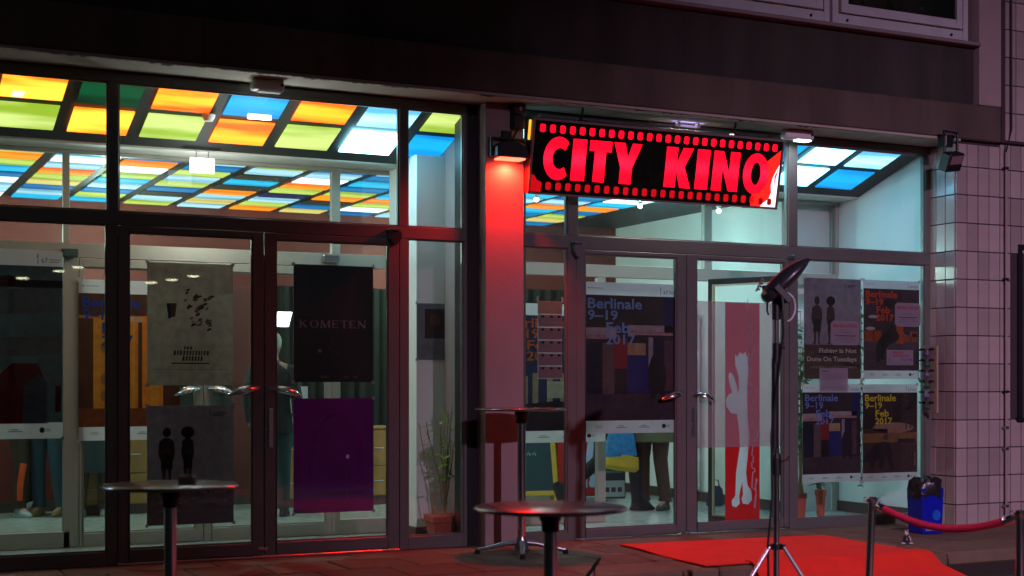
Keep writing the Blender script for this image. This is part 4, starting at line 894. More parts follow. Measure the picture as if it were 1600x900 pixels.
for cx, w_ in ((.385, .035), (.66, .025), (.77, .02)): flat('small_mark', ell(cx*W_, .045*H_, w_, .010, 12), C_('print_dim_grey', (.16, .15, .15)), t, 2)

t, W_, H_ = poster_root(458.5, 622, 583.5, 803, .012, 'plain purple poster with one small white spot low on the left doors', GL); tapes(t, W_, H_)
mp = mat('purple_print', (.10, .006, .10), .5, 0, .2, 4, .02, 60, transl=.85)
n = mp.node_tree.nodes; l = mp.node_tree.links
tc = n.new('ShaderNodeTexCoord'); sx = n.new('ShaderNodeSeparateXYZ'); l.new(tc.outputs['Object'], sx.inputs[0])
cr = n.new('ShaderNodeValToRGB'); mr = n.new('ShaderNodeMapRange'); mr.inputs[2].default_value = H_; l.new(sx.outputs[2], mr.inputs[0]); l.new(mr.outputs[0], cr.inputs[0])
cr.color_ramp.elements[0].color = (.72, .06, .95, 1); cr.color_ramp.elements[1].color = (.95, .03, .8, 1); e_ = cr.color_ramp.elements.new(.25); e_.color = (.75, .06, .97, 1); e_ = cr.color_ramp.elements.new(.5); e_.color = (.75, .02, .72, 1)
l.new(cr.outputs[0], n['Principled BSDF'].inputs['Base Color'])
flat('picture', rect(0, 0, W_, H_), mp, t, 1)
def arc_band(cx, cz, rx, rz, w_, a0, a1, nm, m, layer=2):
    o_ = ell(cx, cz, rx, rz, 30, R(a0), R(a1)); i_ = ell(cx, cz, rx-w_, rz-w_, 30, R(a0), R(a1))[::-1]; return flat(nm, o_+i_, m, t, layer)
arc_band(.53*W_, .40*H_, .345*W_, .48*H_, .03, -20, 190, 'printed_arc', mat('violet_arc', (.74, .022, .73), .5, 0, .1, 4, .02, transl=.85), 3)
flat('printed_spot', ell(.67*W_, .487*H_, .014, .016, 12), mat('white_spot', (.9, .9, .95), .4), t, 3)
flat('printed_line', [(.655*W_, .46*H_), (.662*W_, .46*H_), (.675*W_, .12*H_), (.665*W_, .12*H_)], C_('print_pink_line', (.30, .07, .25)), t, 3)
flat('small_print', rect(.36*W_, .155*H_, .9*W_, .175*H_), C_('print_dim_red', (.22, .0, .05)), t, 3)

t, W_, H_ = poster_root(230, 414, 364, 602, .012, 'beige film poster with scribbled black title and small cup on the left doors', GL); tapes(t, W_, H_)
flat('picture', rect(0, 0, W_, H_), C_('print_beige', (.5, .46, .36)), t, 1)
X = lambda u: u*W_; Z = lambda v: (1-v)*H_
flat('printed_cup', [(X(.22), Z(.33)), (X(.34), Z(.33)), (X(.32), Z(.44)), (X(.24), Z(.45))], C_('print_cup', (.16, .08, .05)), t, 2); flat('printed_cup', [(X(.22), Z(.335)), (X(.265), Z(.335)), (X(.27), Z(.455)), (X(.24), Z(.455))], C_('print_cup_blue', (.02, .06, .17)), t, 3)
random.seed(11)
for i in range(34):
    u = .44+random.random()*.30; v = .20+random.random()*.28+(u-.44)*.25; a = random.random()*3; rr = random.uniform(.012, .032)
    flat('printed_scribble', [(X(u)+rr*math.cos(a+k), Z(v)+rr*.7*math.sin(a+k*1.3)) for k in (0, 1.2, 2.1, 3.6, 4.7)][:4], C_(*random.choice([('print_ink', (.04, .035, .03)), ('print_rust2', (.24, .05, .02)), ('print_olive', (.14, .10, .04)), ('print_ink', (.04, .035, .03))])), t, 2+i % 4)
for v, a, b_, h_ in ((.685, .42, .52, .022), (.72, .30, .70, .035), (.765, .40, .64, .035)):
    u = a
    while u < b_:
        w_ = random.uniform(.02, .035); flat('printed_scribble', [(X(u), Z(v+h_)), (X(u+w_*.7), Z(v+h_)), (X(u+w_), Z(v)), (X(u+w_*.25), Z(v-.006))], C_('print_ink', (.04, .035, .03)), t, 2); u += w_+.006
flat('small_print', rect(X(.28), Z(.826), X(.72), Z(.815)), C_('print_ink', (.04, .035, .03)), t, 2); flat('small_print', rect(X(.06), Z(.872), X(.94), Z(.868)), C_('print_faint', (.2, .17, .12)), t, 2)

# grey print on the white column and price list
t, W_, H_ = poster_root(651, 475, 708, 562, .612, 'pale blue-grey notice with a small dark picture taped to the white vestibule column'); tapes(t, W_, H_)
flat('picture', rect(0, 0, W_, H_), C_('print_slate', (.22, .25, .30)), t, 1); flat('picture_field', rect(.22*W_, .38*H_, .76*W_, .90*H_), P_INK, t, 2)
flat('picture_field', ell(.5*W_, .70*H_, .045, .05), C_('print_face', (.10, .045, .03)), t, 3)
t, W_, H_ = poster_root(840, 471, 878.5, 592, .012, 'narrow pinkish price list of small cards hung left of the right doors', None, 'price_list'); t['category'] = 'price list'
for s in (0, W_): MB().box(s-.008, s+.008, -.003, -.001, H_-.01, H_+.035).build('tape', mat('clear_tape', (.5, .5, .48)), t)
pc = C_('list_pink', (.40, .29, .29)); flat('list_header', rect(0, .835*H_, W_, H_), C_('list_orange', (.45, .24, .16)), t, 1)
for r_ in range(5):
    z1 = (.83-.166*r_)*H_; MB().box(.004, W_-.002, -.004, -.001, z1-.158*H_, z1-.004).build('list_card', pc, t, .001)
    for u in (.2, .55, .86): flat('list_entry', ell(u*W_, z1-.03*H_, .016, .010, 8), P_INK, t, 7); flat('list_entry', rect((u-.07)*W_, z1-.075*H_, (u+.09)*W_, z1-.068*H_), P_GREY, t, 7)
# bear banner on the right leaf, pinkish translucent sheet in front
xa, za = at(1133, 818, .035); xb, zb = at(1187, 474, .035); Wb = xb-xa; Hb = zb-za
ban = empty('bear_banner', (xa, .035, za), 0, 'tall red banner with a pale standing bear and looping white script', 'banner')

mwh = mat('banner_pale_blue', (.80, .93, 1.0), .6, transl=.6, bump=0)
sc_ = lambda a, b_: ((a/2.5+1080-1133)/(1187-1133)*Wb, (818-(b_/2.5+460))/(818-474)*Hb)
be = [sc_(a, b_) for a, b_ in BEAR]; flat('bear_emblem', be, mwh, ban, 0)
# the red sheet is printed round the figure, so the figure itself stays clear to the light behind it
from mathutils.geometry import delaunay_2d_cdt
bi = [(min(max(a, .002), Wb-.002), b_) for a, b_ in be]
ou = rect(0, 0, Wb, Hb); v2 = [Vector(p) for p in ou+bi]; nb = len(bi)
ed = [(0, 1), (1, 2), (2, 3), (3, 0)]+[(4+i, 4+(i+1) % nb) for i in range(nb)]
vo, eo, fo, *_r = delaunay_2d_cdt(v2, ed, [], 1, 1e-6)
def inside(p, poly):
    c = False; j = len(poly)-1
    for i in range(len(poly)):
        if (poly[i][1] > p[1]) != (poly[j][1] > p[1]) and p[0] < (poly[j][0]-poly[i][0])*(p[1]-poly[i][1])/(poly[j][1]-poly[i][1])+poly[i][0]: c = not c
        j = i
    return c
fk = [f for f in fo if not inside((sum(vo[i][0] for i in f)/len(f), sum(vo[i][1] for i in f)/len(f)), bi)]
MB().add([(p[0], .0012, p[1]) for p in vo], fk).build('banner_sheet', mat('banner_red', (.8, .008, .008), .6, transl=.35), ban)
scr = [(219,20),(217,60),(218,110),(224,165),(232,185),(236,160),(232,125),(224,125),(220,150),(224,190),(232,215),(238,240),(246,215),(243,208),(236,235),(230,262),(232,300),(230,330),(226,350),(230,368),(237,360),(232,345),(230,370),(232,400),(238,405),(240,425),(236,440),(238,465),(243,462),(244,480),(240,500),(236,520),(246,522),(252,515),(248,545),(243,580),(240,585),(256,560),(259,535),(252,530),(246,560),(240,600),(236,630),(242,640),(240,662),(234,660),(236,680),(246,685),(248,695),(240,700),(238,720),(236,760),(246,770),(256,730),(254,724),(250,750),(252,790),(248,840),(246,838),(250,790)]
mb = MB(); pts = [sc_(a, b_) for a, b_ in scr]; mb.tube([(x, -.003, z) for x, z in pts], .0055, 6); mb.build('script_lettering', mwh, ban, smooth=True)
mb = MB(); mb.tube([(x, -.003, z) for x, z in [sc_(a, b_) for a, b_ in ((226,262),(220,254),(228,228))]], .005, 6).build('script_lettering', mwh, ban)
xa, za = at(1085.5, 700, .012); xb, zb = at(1219, 474, .012)
m = bpy.data.materials.new('frosted_pink_film'); m.use_nodes = True; n = m.node_tree.nodes; l = m.node_tree.links
tr = n.new('ShaderNodeBsdfTransparent'); tr.inputs[0].default_value = (1, .93, .95, 1); b_ = n['Principled BSDF']; b_.inputs['Base Color'].default_value = (.52, .42, .47, 1); b_.inputs['Roughness'].default_value = .6
ms = n.new('ShaderNodeMixShader'); ms.inputs[0].default_value = .34; l.new(tr.outputs[0], ms.inputs[1]); l.new(b_.outputs[0], ms.inputs[2]); l.new(ms.outputs[0], n['Material Output'].inputs[0])
tag(MB().box(0, xb-xa, 0, .001, 0, zb-za).build('translucent_sheet', m, None, loc=(xa, .012, za)), 'translucent pinkish sheet taped over the bear banner on the right leaf', 'sheet')
# ------------------------------------------------------------------ bar tables
ZG = -.37
M_TOP = mat('dark_lacquer', (.05, .02, .022), .24, 0, .5, 14, .03, 40, coat=.3)
def bar_table():
    t = empty('bar_table', (0, 0, 0))
    MB().lathe([(.0, 1.082), (.31, 1.082), (.332, 1.085), (.3375, 1.088), (.3375, 1.096), (.333, 1.101), (.328, 1.1025), (0, 1.1035)], 64).build('tabletop', M_TOP, t, smooth=True)
    MB().lathe([(.3385, 1.090), (.3395, 1.091), (.3395, 1.096), (.3385, 1.097)], 64).build('metal_edge', M_CHROME, t, smooth=True)
    MB().lathe([(.031, .10), (.031, 1.0)], 28).build('pole', M_CHROME, t, smooth=True)
    MB().lathe([(.033, .985), (.04, .99), (.04, 1.03), (.05, 1.045), (.052, 1.075)], 28).build('collar', M_BLACK, t, smooth=True)
    MB().lathe([(.03, .03), (.055, .035), (.05, .07), (.033, .13)], 24).build('hub', M_STEEL, t, smooth=True)
    lg = None
    for k in range(4):
        a = R(45+90*k)
        l = MB().tube([(.03, 0, .085), (.12, 0, .075), (.24, 0, .045), (.32, 0, .03)], [.022, .02, .016, .013], 10).build('leg', M_STEEL, t, smooth=True, rz=a)
        MB().lathe([(.018, 0), (.02, .004), (.018, .03), (.01, .035)], 12, Matrix.Translation((.32, 0, 0))).build('foot', M_RUBBER, l, smooth=True)
    return t
tb = bar_table()
tabs = [(860, 792, 6.38, 'foreground bar table in front of the glass with the nearest, widest dark red top'),
        (266, 757, 7.16, 'bar table on the left carrying a small ashtray, before the dark doors'),
        (815, 638, 10.46, 'bar table with chrome star foot standing against the red-lit column')]
for i, (px, py, dep, lab) in enumerate(tabs):
    u = (px-800)/FPX; o = tb if i == 0 else copy_tree(tb)
    X_ = (SY+CY*u)*dep; Y_ = -10+(CY-SY*u)*dep
    zt = CZ-(py-600)/FPX*dep
    zg = ZG if i < 2 else 0.0
    o.location = (X_, Y_, zg); o.scale = (1, 1, (zt-zg)/1.1); o.rotation_euler = (0, 0, R((10, 20, 20)[i]))
    if i == 1: tpos = (X_, Y_, zt)
    tag(o, lab, 'table', 'round bar tables outside the cinema')
t = empty('ashtray', (tpos[0]+.085, tpos[1], tpos[2]+.005), 0, 'small pinkish glass ashtray on the left bar table', 'ashtray')
MB().lathe([(.035, 0), (.045, .003), (.05, .035), (.046, .036), (.038, .012), (0, .010)], 20).build('bowl', mat('pink_glass', (.35, .22, .2), .15, coat=.5), t, smooth=True)
MB().box(-.012, .012, -.052, -.044, .024, .042).box(-.012, .012, .044, .052, .024, .042).build('rest', MATS['pink_glass'], t, .002)

# ------------------------------------------------------------------ lamp stand
M_SATIN = mat('satin_aluminium', (.75, .75, .78), .38, .85, .06, 20, .05)
dep = 8.5; u = (1213-800)/FPX; lx_, ly_ = (SY+CY*u)*dep, -10+(CY-SY*u)*dep
hz = lambda py: CZ-(py-600)/FPX*dep
st = empty('lamp_stand', (lx_, ly_, ZG), R(-26), 'tall black and chrome tripod stand with a dark lamp head beside the carpet', 'lamp stand')
z = lambda py: hz(py)-ZG
MB().tube([(0, 0, z(900)), (0, 0, z(500))], .0125, 16).build('inner_tube', M_CHROME, st, smooth=True)
MB().tube([(0, 0, .12), (0, 0, z(708))], .0185, 16).build('outer_tube', M_CHROME, st, smooth=True)
MB().tube([(-.012, 0, z(700)), (-.008, 0, z(560))], .02, 14).build('middle_tube', M_BLACK, st, smooth=True)
MB().tube([(0, 0, z(742)), (0, 0, z(716))], .03, 16).tube([(0, 0, z(716)), (0, 0, z(708))], [.03, .02], 16).tube([(.02, 0, z(722)), (.06, 0, z(718)), (.075, 0, z(712))], .006, 8).build('clamp_collar', M_BLACK, st, smooth=True)
MB().tube([(0, 0, z(566)), (0, 0, z(536))], .024, 14).tube([(.02, 0, z(545)), (.05, 0, z(543))], .007, 8).build('clamp_collar', M_BLACK, st, smooth=True)
MB().tube([(0, 0, z(500)), (0, 0, z(455))], .026, 14).build('swivel', M_BLACK, st, smooth=True)
MB().tube([(.0, 0, z(472)), (-.07, .0, z(458)), (-.075, .0, z(446))], .012, 8).tube([(0, 0, z(458)), (.05, 0, z(462)), (.06, 0, z(474))], .013, 8).tube([(-.05, 0, z(462)), (-.055, 0, z(486)), (-.045, 0, z(492))], .006, 8).build('yoke', M_BLACK, st, smooth=True)
# head: an open shell reflector, seen from behind and below, tilted up to the right
hp = Matrix.Translation((.065, 0, z(441))) @ Matrix.Rotation(R(-43), 4, 'Y')
rings = [(-.175, .03, .035), (-.165, .058, .06), (-.13, .078, .085), (-.06, .09, .10), (.02, .088, .10), (.09, .072, .09), (.15, .045, .06), (.19, .014, .02)]
vs = []; fs = []; n_ = 20
for x_, rz_, ry_ in rings:
    for k in range(n_):
        a = 2*PI*k/n_; zz = math.sin(a)*rz_*.72; zz = zz*(.62 if zz < 0 else 1.0)
        vs.append((x_, math.cos(a)*ry_, zz+.012))
for i in range(len(rings)-1):
    for k in range(n_): a = i*n_+k; b_ = i*n_+(k+1) % n_; fs.append((a, a+n_, b_+n_, b_))
fs.append(tuple(range(n_))); fs.append(tuple(range((len(rings)-1)*n_, len(rings)*n_))[::-1])
M_HEAD = mat('dark_lamp_shell', (.03, .035, .042), .32, 0, .1, 6, .05, coat=.3)
hd = MB().add(vs, fs, hp).build('lamp_head', M_HEAD, st, smooth=True)
MB().tube([(-.16, -.075, -.012), (-.06, -.105, -.004), (.05, -.102, 0), (.13, -.065, .004), (.185, -.02, .008)], .004, 6, M=hp).build('shell_seam', M_RUBBER, hd, smooth=True)
MB().ball((-.07, -.098, .028), .010, 10, M=hp).build('pivot_screw', M_CHROME, hd, smooth=True)
MB().box(-.10, -.06, -.108, -.095, -.09, .04, hp).build('head_arm', M_HEAD, hd, .004)
for i in range(4): MB().tube([(-.16+.018*i, -.05, .085+.006*i), (-.15+.018*i, .0, .095+.007*i), (-.16+.018*i, .05, .085+.006*i)], .006, 6, M=hp).build('cooling_rib', M_HEAD, hd, smooth=True)
c0 = z(480); MB().tube([(.055+.055*math.sin(a), -.01, c0+.085*math.cos(a)) for a in [R(-10+18*k) for k in range(11)]], .0055, 8).build('white_handle', M_WHITE, st, smooth=True)
MB().tube([(.02, -.02, z(450)), (.035, -.03, z(520)), (.0, -.03, z(600)), (-.035, -.03, z(680)), (-.03, -.03, z(780)), (-.055, -.03, z(850)), (-.05, -.05, .1), (-.2, -.2, .01), (-.6, -.1, .008)], .007, 8).build('power_cable', M_RUBBER, st, smooth=True)
zb_ = z(853)
MB().tube([(0, 0, zb_-.02), (0, 0, zb_+.015)], .034, 16).build('leg_hub', M_BLACK, st, smooth=True)
for k, a in enumerate((205, 320, 80)):
    ca, sa = math.cos(R(a)), math.sin(R(a)); rr = .52 if k < 2 else .45
    MB().box(.02, .055, -.012, .012, zb_-.016, zb_+.012, Matrix.Rotation(R(a), 4, 'Z')).build('leg_bracket', M_BLACK, st, .003)
    l = MB().tube([(ca*.05, sa*.05, zb_-.005), (ca*rr, sa*rr, .02)], .0125, 12).build('leg', M_SATIN, st, smooth=True)
    MB().ball((ca*rr, sa*rr, .016), .017, 10).build('rubber_foot', M_RUBBER, l, smooth=True)
    MB().tube([(ca*.012, sa*.012, .22), (ca*rr*.5, sa*rr*.5, zb_*.52)], .006, 8).build('strut', M_STEEL, st, smooth=True)

# ------------------------------------------------------------------ stanchions and rope
def stanchion(px, py, dep, lab, lean):
    u = (px-800)/FPX; X_, Y_ = (SY+CY*u)*dep, -10+(CY-SY*u)*dep; h = CZ-(py-600)/FPX*dep-ZG
    t = empty('stanchion', (X_-math.tan(lean)*h*.9, Y_, ZG), 0, lab, 'stanchion', 'chrome rope posts by the carpet'); t.rotation_euler = (0, lean, 0)
    MB().lathe([(.15, 0), (.155, .008), (.15, .02), (.09, .035), (.03, .05), (.022, .07)], 36).build('base', M_CHROME, t, smooth=True)
    MB().lathe([(.0215, .05), (.0215, h-.02)], 28).build('post', M_CHROME, t, smooth=True)
    hd = MB().lathe([(.0235, h-.035), (.031, h-.03), (.031, h-.012), (.024, h-.006), (.02, h), (.0, h+.002)], 28).build('cap', M_CHROME, t, smooth=True)
    for k in range(4):
        a = R(45+90*k); c = Vector((.036*math.cos(a), .036*math.sin(a), h-.016))
        MB().tube([c+Vector((.011*math.cos(a)*math.cos(q), .011*math.sin(a)*math.cos(q), .011*math.sin(q))) for q in [2*PI*i/10 for i in range(11)]], .0028, 6, cap=False).build('ring', M_CHROME, hd, smooth=True)
    return t, Vector((X_, Y_, ZG+h))
s1, p1 = stanchion(1362, 776, 8.1, 'leaning chrome rope post standing left, in front of the blue bin', R(3.0))
s2, p2 = stanchion(1593.5, 797, 7.3, 'chrome rope post cut by the right edge of the view', 0)
rp = empty('barrier_rope', tuple(p1), 0, 'thick crimson velvet rope sagging between the two chrome posts', 'rope')
d = p2-p1; pts = []
for i in range(41):
    f = .065+(.935-.065)*i/40; q = d*f; q.z += -.03-.60*f*(1-f)*.62*(1+.12*math.sin(PI*f)); pts.append(q)
M_ROPE = mat('crimson_velvet', (.75, .02, .08), .7, 0, .2, 40, .9, 160)
mb = MB(); nn = 240; rpt = []
for i in range(nn+1):
    f = i/nn*40; k = min(39, int(f)); rpt.append(pts[k].lerp(pts[k+1], f-k))
mb.tube(rpt, [.0195+.0014*math.sin(i*1.35) for i in range(nn+1)], 14); mb.build('rope', M_ROPE, rp, smooth=True)
for a, b_, hook in ((pts[0], pts[1], Vector((.03, 0, -.016))), (pts[-1], pts[-2], d+Vector((-.03, 0, -.016)))):
    dd = (b_-a).normalized()
    MB().tube([a-dd*.028, a-dd*.02, a+dd*.025, a+dd*.03], [.014, .021, .0225, .0215], 16).build('rope_ferrule', M_CHROME, rp, smooth=True)
    e0 = a-dd*.028; MB().tube([e0, e0.lerp(hook, .5)+Vector((0, 0, -.012)), hook], .006, 8).ball(e0.lerp(hook, .4), .011, 8).build('snap_hook', M_CHROME, rp, smooth=True)

# ------------------------------------------------------------------ blue bin with black bag
bx, bz = at(1445.5, 834, -.80)
t = empty('waste_bin', (bx, -.80, 0), R(-4), 'blue waste bin with a rumpled black bag beside the tiled corner', 'bin')
w0, w1 = .098, .108; hb = .375
vs = [(-w0, -w0, 0), (w0, -w0, 0), (w0, w0, 0), (-w0, w0, 0), (-w1, -w1, hb), (w1, -w1, hb), (w1, w1, hb), (-w1, w1, hb)]
MB().add(vs, [(0, 3, 2, 1), (4, 5, 6, 7), (0, 1, 5, 4), (1, 2, 6, 5), (2, 3, 7, 6), (3, 0, 4, 7)]).build('bin_body', mat('blue_plastic', (.004, .012, .42), .35, 0, .1, 5, .03), t, .008)
flat('bin_glow_spot', ell(.03, .155, .042, .042, 24), mat('bin_glow_blue', (.01, .12, .6), .4), t, 1, -.108); flat('bin_sticker', rect(-.075, .03, .01, .075), M_PAPER, t, 1, -.105)  # lighter blue disc paints a glow spot onto the bin front
text_obj('sticker_lettering', 'BSR', mat('sticker_red', (.5, .03, .03), .6), t, -.065, .038, .0, .066, y=-.1075, bold=.02)
vs = []; fs = []; n_ = 36
random.seed(3)
for j, (r_, zz) in enumerate(((.122, hb-.075), (.130, hb-.045), (.127, hb-.01), (.125, hb+.03), (.118, hb+.06), (.098, hb+.08), (.06, hb+.055), (.01, hb+.03))):
    for k in range(n_):
        a = 2*PI*k/n_; rr = r_*(1+.07*math.sin(5*a+j)+.05*math.sin(11*a+2*j)+random.uniform(-.03, .03)); q = max(abs(math.cos(a)), abs(math.sin(a))); rr *= 1/(q**.5)*.93
        vs.append((rr*math.cos(a), rr*math.sin(a), zz+random.uniform(-.012, .012)+.012*math.sin(3*a+j)))
for j in range(7):
    for k in range(n_): a = j*n_+k; b_ = j*n_+(k+1) % n_; fs.append((a, b_, b_+n_, a+n_))
fs.append(tuple(range(7*n_, 8*n_)))
MB().add(vs, fs).build('bin_bag', mat('black_film', (.018, .018, .02), .28, 0, .2, 20, .5, 60), t, smooth=True)

# tiny figurine on the platform
fx_, fz_ = at(1416, 850, -1.38)
t = empty('figurine', (fx_, -1.38, 0), R(-20), 'tiny black and white seated figurine on the platform by the carpet', 'figurine')
wh = mat('figurine_white', (.6, .58, .58), .5); bk = mat('figurine_black', (.015, .017, .02), .4)
MB().loft([(0, 0, .008, .026, .024), (0, 0, .03, .030, .027), (0, 0, .055, .022, .020), (0, 0, .068, .012, .012)], 16).build('torso', bk, t, smooth=True)
MB().ball((0, -.002, .082), .016, 14, (1, .95, 1)).build('head', wh, t, smooth=True)
for s in (-1, 1):
    MB().ball((s*.011+.003, 0, .102), .006, 8, (.7, .6, 1.6)).build('ear', wh, t, smooth=True)
    MB().ball((s*.03, -.018, .009), .014, 10, (1.3, 1.1, .6)).build('foot', wh, t, smooth=True)
    MB().tube([(s*.018, -.006, .062), (s*.028, -.014, .045), (s*.024, -.024, .028)], [.006, .006, .005], 8).build('arm', wh if s > 0 else bk, t, smooth=True)
# decorative spiked wall piece on the reveal
t = empty('wall_ornament', (8.99, -.2, 0), 0, 'narrow spiky metal ornament on a pale board at the tiled reveal', 'wall ornament')
z1_, z0_ = at(1456, 540, -.15)[1], at(1456, 645, -.15)[1]; H_ = z1_-z0_
MB().box(-.025, -.006, -.02, .17, z0_, z1_).build('back_board', mat('pale_board', (.34, .27, .2), .7), t, .003)
ga = mat('verdigris', (.05, .11, .09), .5, .4, .5, 30); gb = mat('tarnished_violet', (.16, .13, .24), .4, .5, .4, 30)
random.seed(5)
for i in range(6):
    zc = z1_-.02-H_*.93*(i+.5)/6*1.02
    MB().loft([(-.055, .075, zc-.036, .020, .030), (-.06, .075, zc-.01, .026, .045), (-.055, .075, zc+.012, .020, .034), (-.05, .075, zc+.036, .015, .024)], 9).build('segment', gb if i % 2 == 0 else ga, t)
    for s in (-1, 1):
        MB().tube([(-.055, .075+s*.03, zc+.028), (-.058, .075+s*.06, zc+.036), (-.06, .075+s*.085, zc+.030), (-.06, .075+s*.10, zc+.04)], [.012, .013, .009, .002], 8).build('spike', M_BLACK, t, smooth=True)
# thin black prop at the bottom edge
dep = 7.6; u = (938-800)/FPX; bx_, by_ = (SY+CY*u)*dep, -10+(CY-SY*u)*dep; zt_ = CZ-(871-600)/FPX*dep-ZG
t = empty('folded_stand', (bx_, by_, ZG), R(-26), 'thin black slanting rod with hanging wire, right of the nearest table', 'stand')
MB().tube([(0, 0, zt_), (-.02, 0, zt_-.03), (-.10, 0, zt_-.14), (-.34, .0, .02)], [.006, .011, .010, .011], 10).build('rod', M_BLACK, t, smooth=True)
MB().tube([(-.028, -.004, zt_-.035), (-.033, -.004, zt_-.10), (-.035, 0, .01)], .004, 6).build('wire', M_BLACK, t, smooth=True)
MB().tube([(-.34, 0, .02), (.0, .0, .012)], .009, 8).tube([(-.2, -.18, .012), (-.2, .18, .012)], .009, 8).build('foot_bar', M_BLACK, t, smooth=True)

# ------------------------------------------------------------------ plants
LEAF = mat('leaf_green', (.36, .60, .10), .5, 0, .5, 9, .1, transl=.3); STEM = mat('pale_stem', (.22, .19, .06), .6); LEAFY = mat('leaf_teal_green', (.03, .22, .09), .5, 0, .5, 9, .1, transl=.3)
M_POT = mat('terracotta', (.42, .07, .03), .7, 0, .2, 8)
def leaf_at(mb, p, d, s):
    d = d.normalized(); side = d.cross(Vector((0, 0, 1))); side = side.normalized() if side.length > .01 else Vector((1, 0, 0)); up = side.cross(d)
    q = [p, p+d*s*.35+side*s*.30+up*.02*s, p+d*s*.7+side*s*.22-up*.05*s, p+d*s-up*.15*s, p+d*s*.7-side*s*.22-up*.05*s, p+d*s*.35-side*s*.30+up*.02*s, p+d*s*.5-up*.1*s]
    mb.add(q, [(0, 1, 6), (1, 2, 6), (2, 3, 6), (3, 4, 6), (4, 5, 6), (5, 0, 6)])
def plant(x, y, z0, hgt, nst, spread, nleaf, ls, label, pot=True, potw=.13, poth=.2, square=False, lm=None, seed=1, lo=.35):
    random.seed(seed); t = empty('potted_plant', (x, y, z0), 0, label, 'plant')
    if pot:
        if square: MB().loft([(0, 0, 0, potw*.82, potw*.6), (0, 0, poth-.04, potw, potw*.75), (0, 0, poth-.038, potw*1.08, potw*.82), (0, 0, poth, potw*1.08, potw*.82)], 4, M=Matrix.Rotation(R(45), 4, 'Z') @ Matrix.Scale(1.3, 4)).build('pot', M_POT, t, .004)
        else: MB().lathe([(potw*.7, 0), (potw*.95, poth*.8), (potw*1.08, poth*.82), (potw*1.08, poth), (potw*.95, poth), (potw*.9, poth*.93), (0, poth*.93)], 24).build('pot', M_POT, t, smooth=True)
    sm = MB(); lf = MB()
    for i in range(nst):
        a = random.random()*2*PI; r_ = spread*random.uniform(.2, 1); p = Vector((random.uniform(-.03, .03), random.uniform(-.03, .03), poth*.9)); h = hgt*random.uniform(.7, 1); pts = [p.copy()]
        for k in range(1, 9):
            f = k/8; pts.append(Vector((math.cos(a)*r_*f**1.3+random.uniform(-.01, .01), math.sin(a)*r_*f**1.3*.6+random.uniform(-.01, .01), poth*.9+(h-poth)*f)))
        sm.tube(pts, [.007*(1-.6*k/8) for k in range(9)], 6)
        for j in range(nleaf):
            f = random.uniform(lo, 1)*7.99; k = int(f); q = pts[k].lerp(pts[k+1], f-k); dd = Vector((random.uniform(-1, 1), random.uniform(-1, 1), random.uniform(-.5, .5)))
            s = ls*random.uniform(.6, 1.2); sm.tube([q, q+dd.normalized()*s*.4], .002, 4); leaf_at(lf, q+dd.normalized()*s*.4, dd, s)
    sm.build('stems', STEM, t, smooth=True); lf.build('leaves', lm or LEAF, t)
    return t
px_, _ = at(694, 800, .33)
t = plant(px_, .33, 0, 1.08, 7, .15, 10, .07, 'straggly plant in a square terracotta pot by the white vestibule column', potw=.165, poth=.165, square=True, seed=4)
MB().tube([(-.06, -.02, .12), (-.16, -.01, .62), (-.215, 0, .93)], [.005, .005, .004], 6).build('cane', mat('bamboo', (.42, .32, .12), .6), t, smooth=True)
for i, (px, Y, h, n_s, sp, pw, lab) in enumerate(((1251, .60, 2.1, 7, .09, .055, 'tall leafy plant in a slim terracotta pot left of the side-window posters'), (1282, .85, .60, 5, .10, .05, 'low plant in a small terracotta pot under the side-window posters'))):
    x_, _ = at(px, 780, Y); t = plant(x_, Y, 0, h, n_s, sp, 30 if h > 1.5 else 16, .085, lab, pot=True, potw=pw, poth=.24, lm=LEAFY, seed=20+i, lo=.3)
random.seed(31); x_, z_ = at(1346, 452, .06); vine = empty('hanging_vine', (x_, .06, z_), 0, 'narrow green vine hanging in the gap between the side-window posters', 'plant')
sm = MB(); lf = MB(); L_ = z_-at(1346, 757, .06)[1]
for k in range(3):
    pts = [Vector((.012*math.sin(i*1.1+k*2)+.006*k, .01*k, -L_*i/24)) for i in range(25)]; sm.tube(pts, .0025, 5)
    for j in range(34): q = random.choice(pts); leaf_at(lf, q, Vector((random.uniform(-1, 1), random.uniform(-.5, .5), random.uniform(-1, .2))), random.uniform(.025, .045))
sm.build('stems', STEM, vine, smooth=True); lf.build('leaves', LEAFY, vine)
x_, z_ = at(1235, 3, WY+.3)
for i, (px, lab) in enumerate(((1245, 'leafy plant behind the upstairs window, right of the pair'), (1195, 'leafy plant behind the upstairs window, left of the pair'))):
    plant(XA(px, WY+.28), WY+.28, 4.36, .55, 8, .28, 12, .09, lab, potw=.09, poth=.14, seed=40+i)

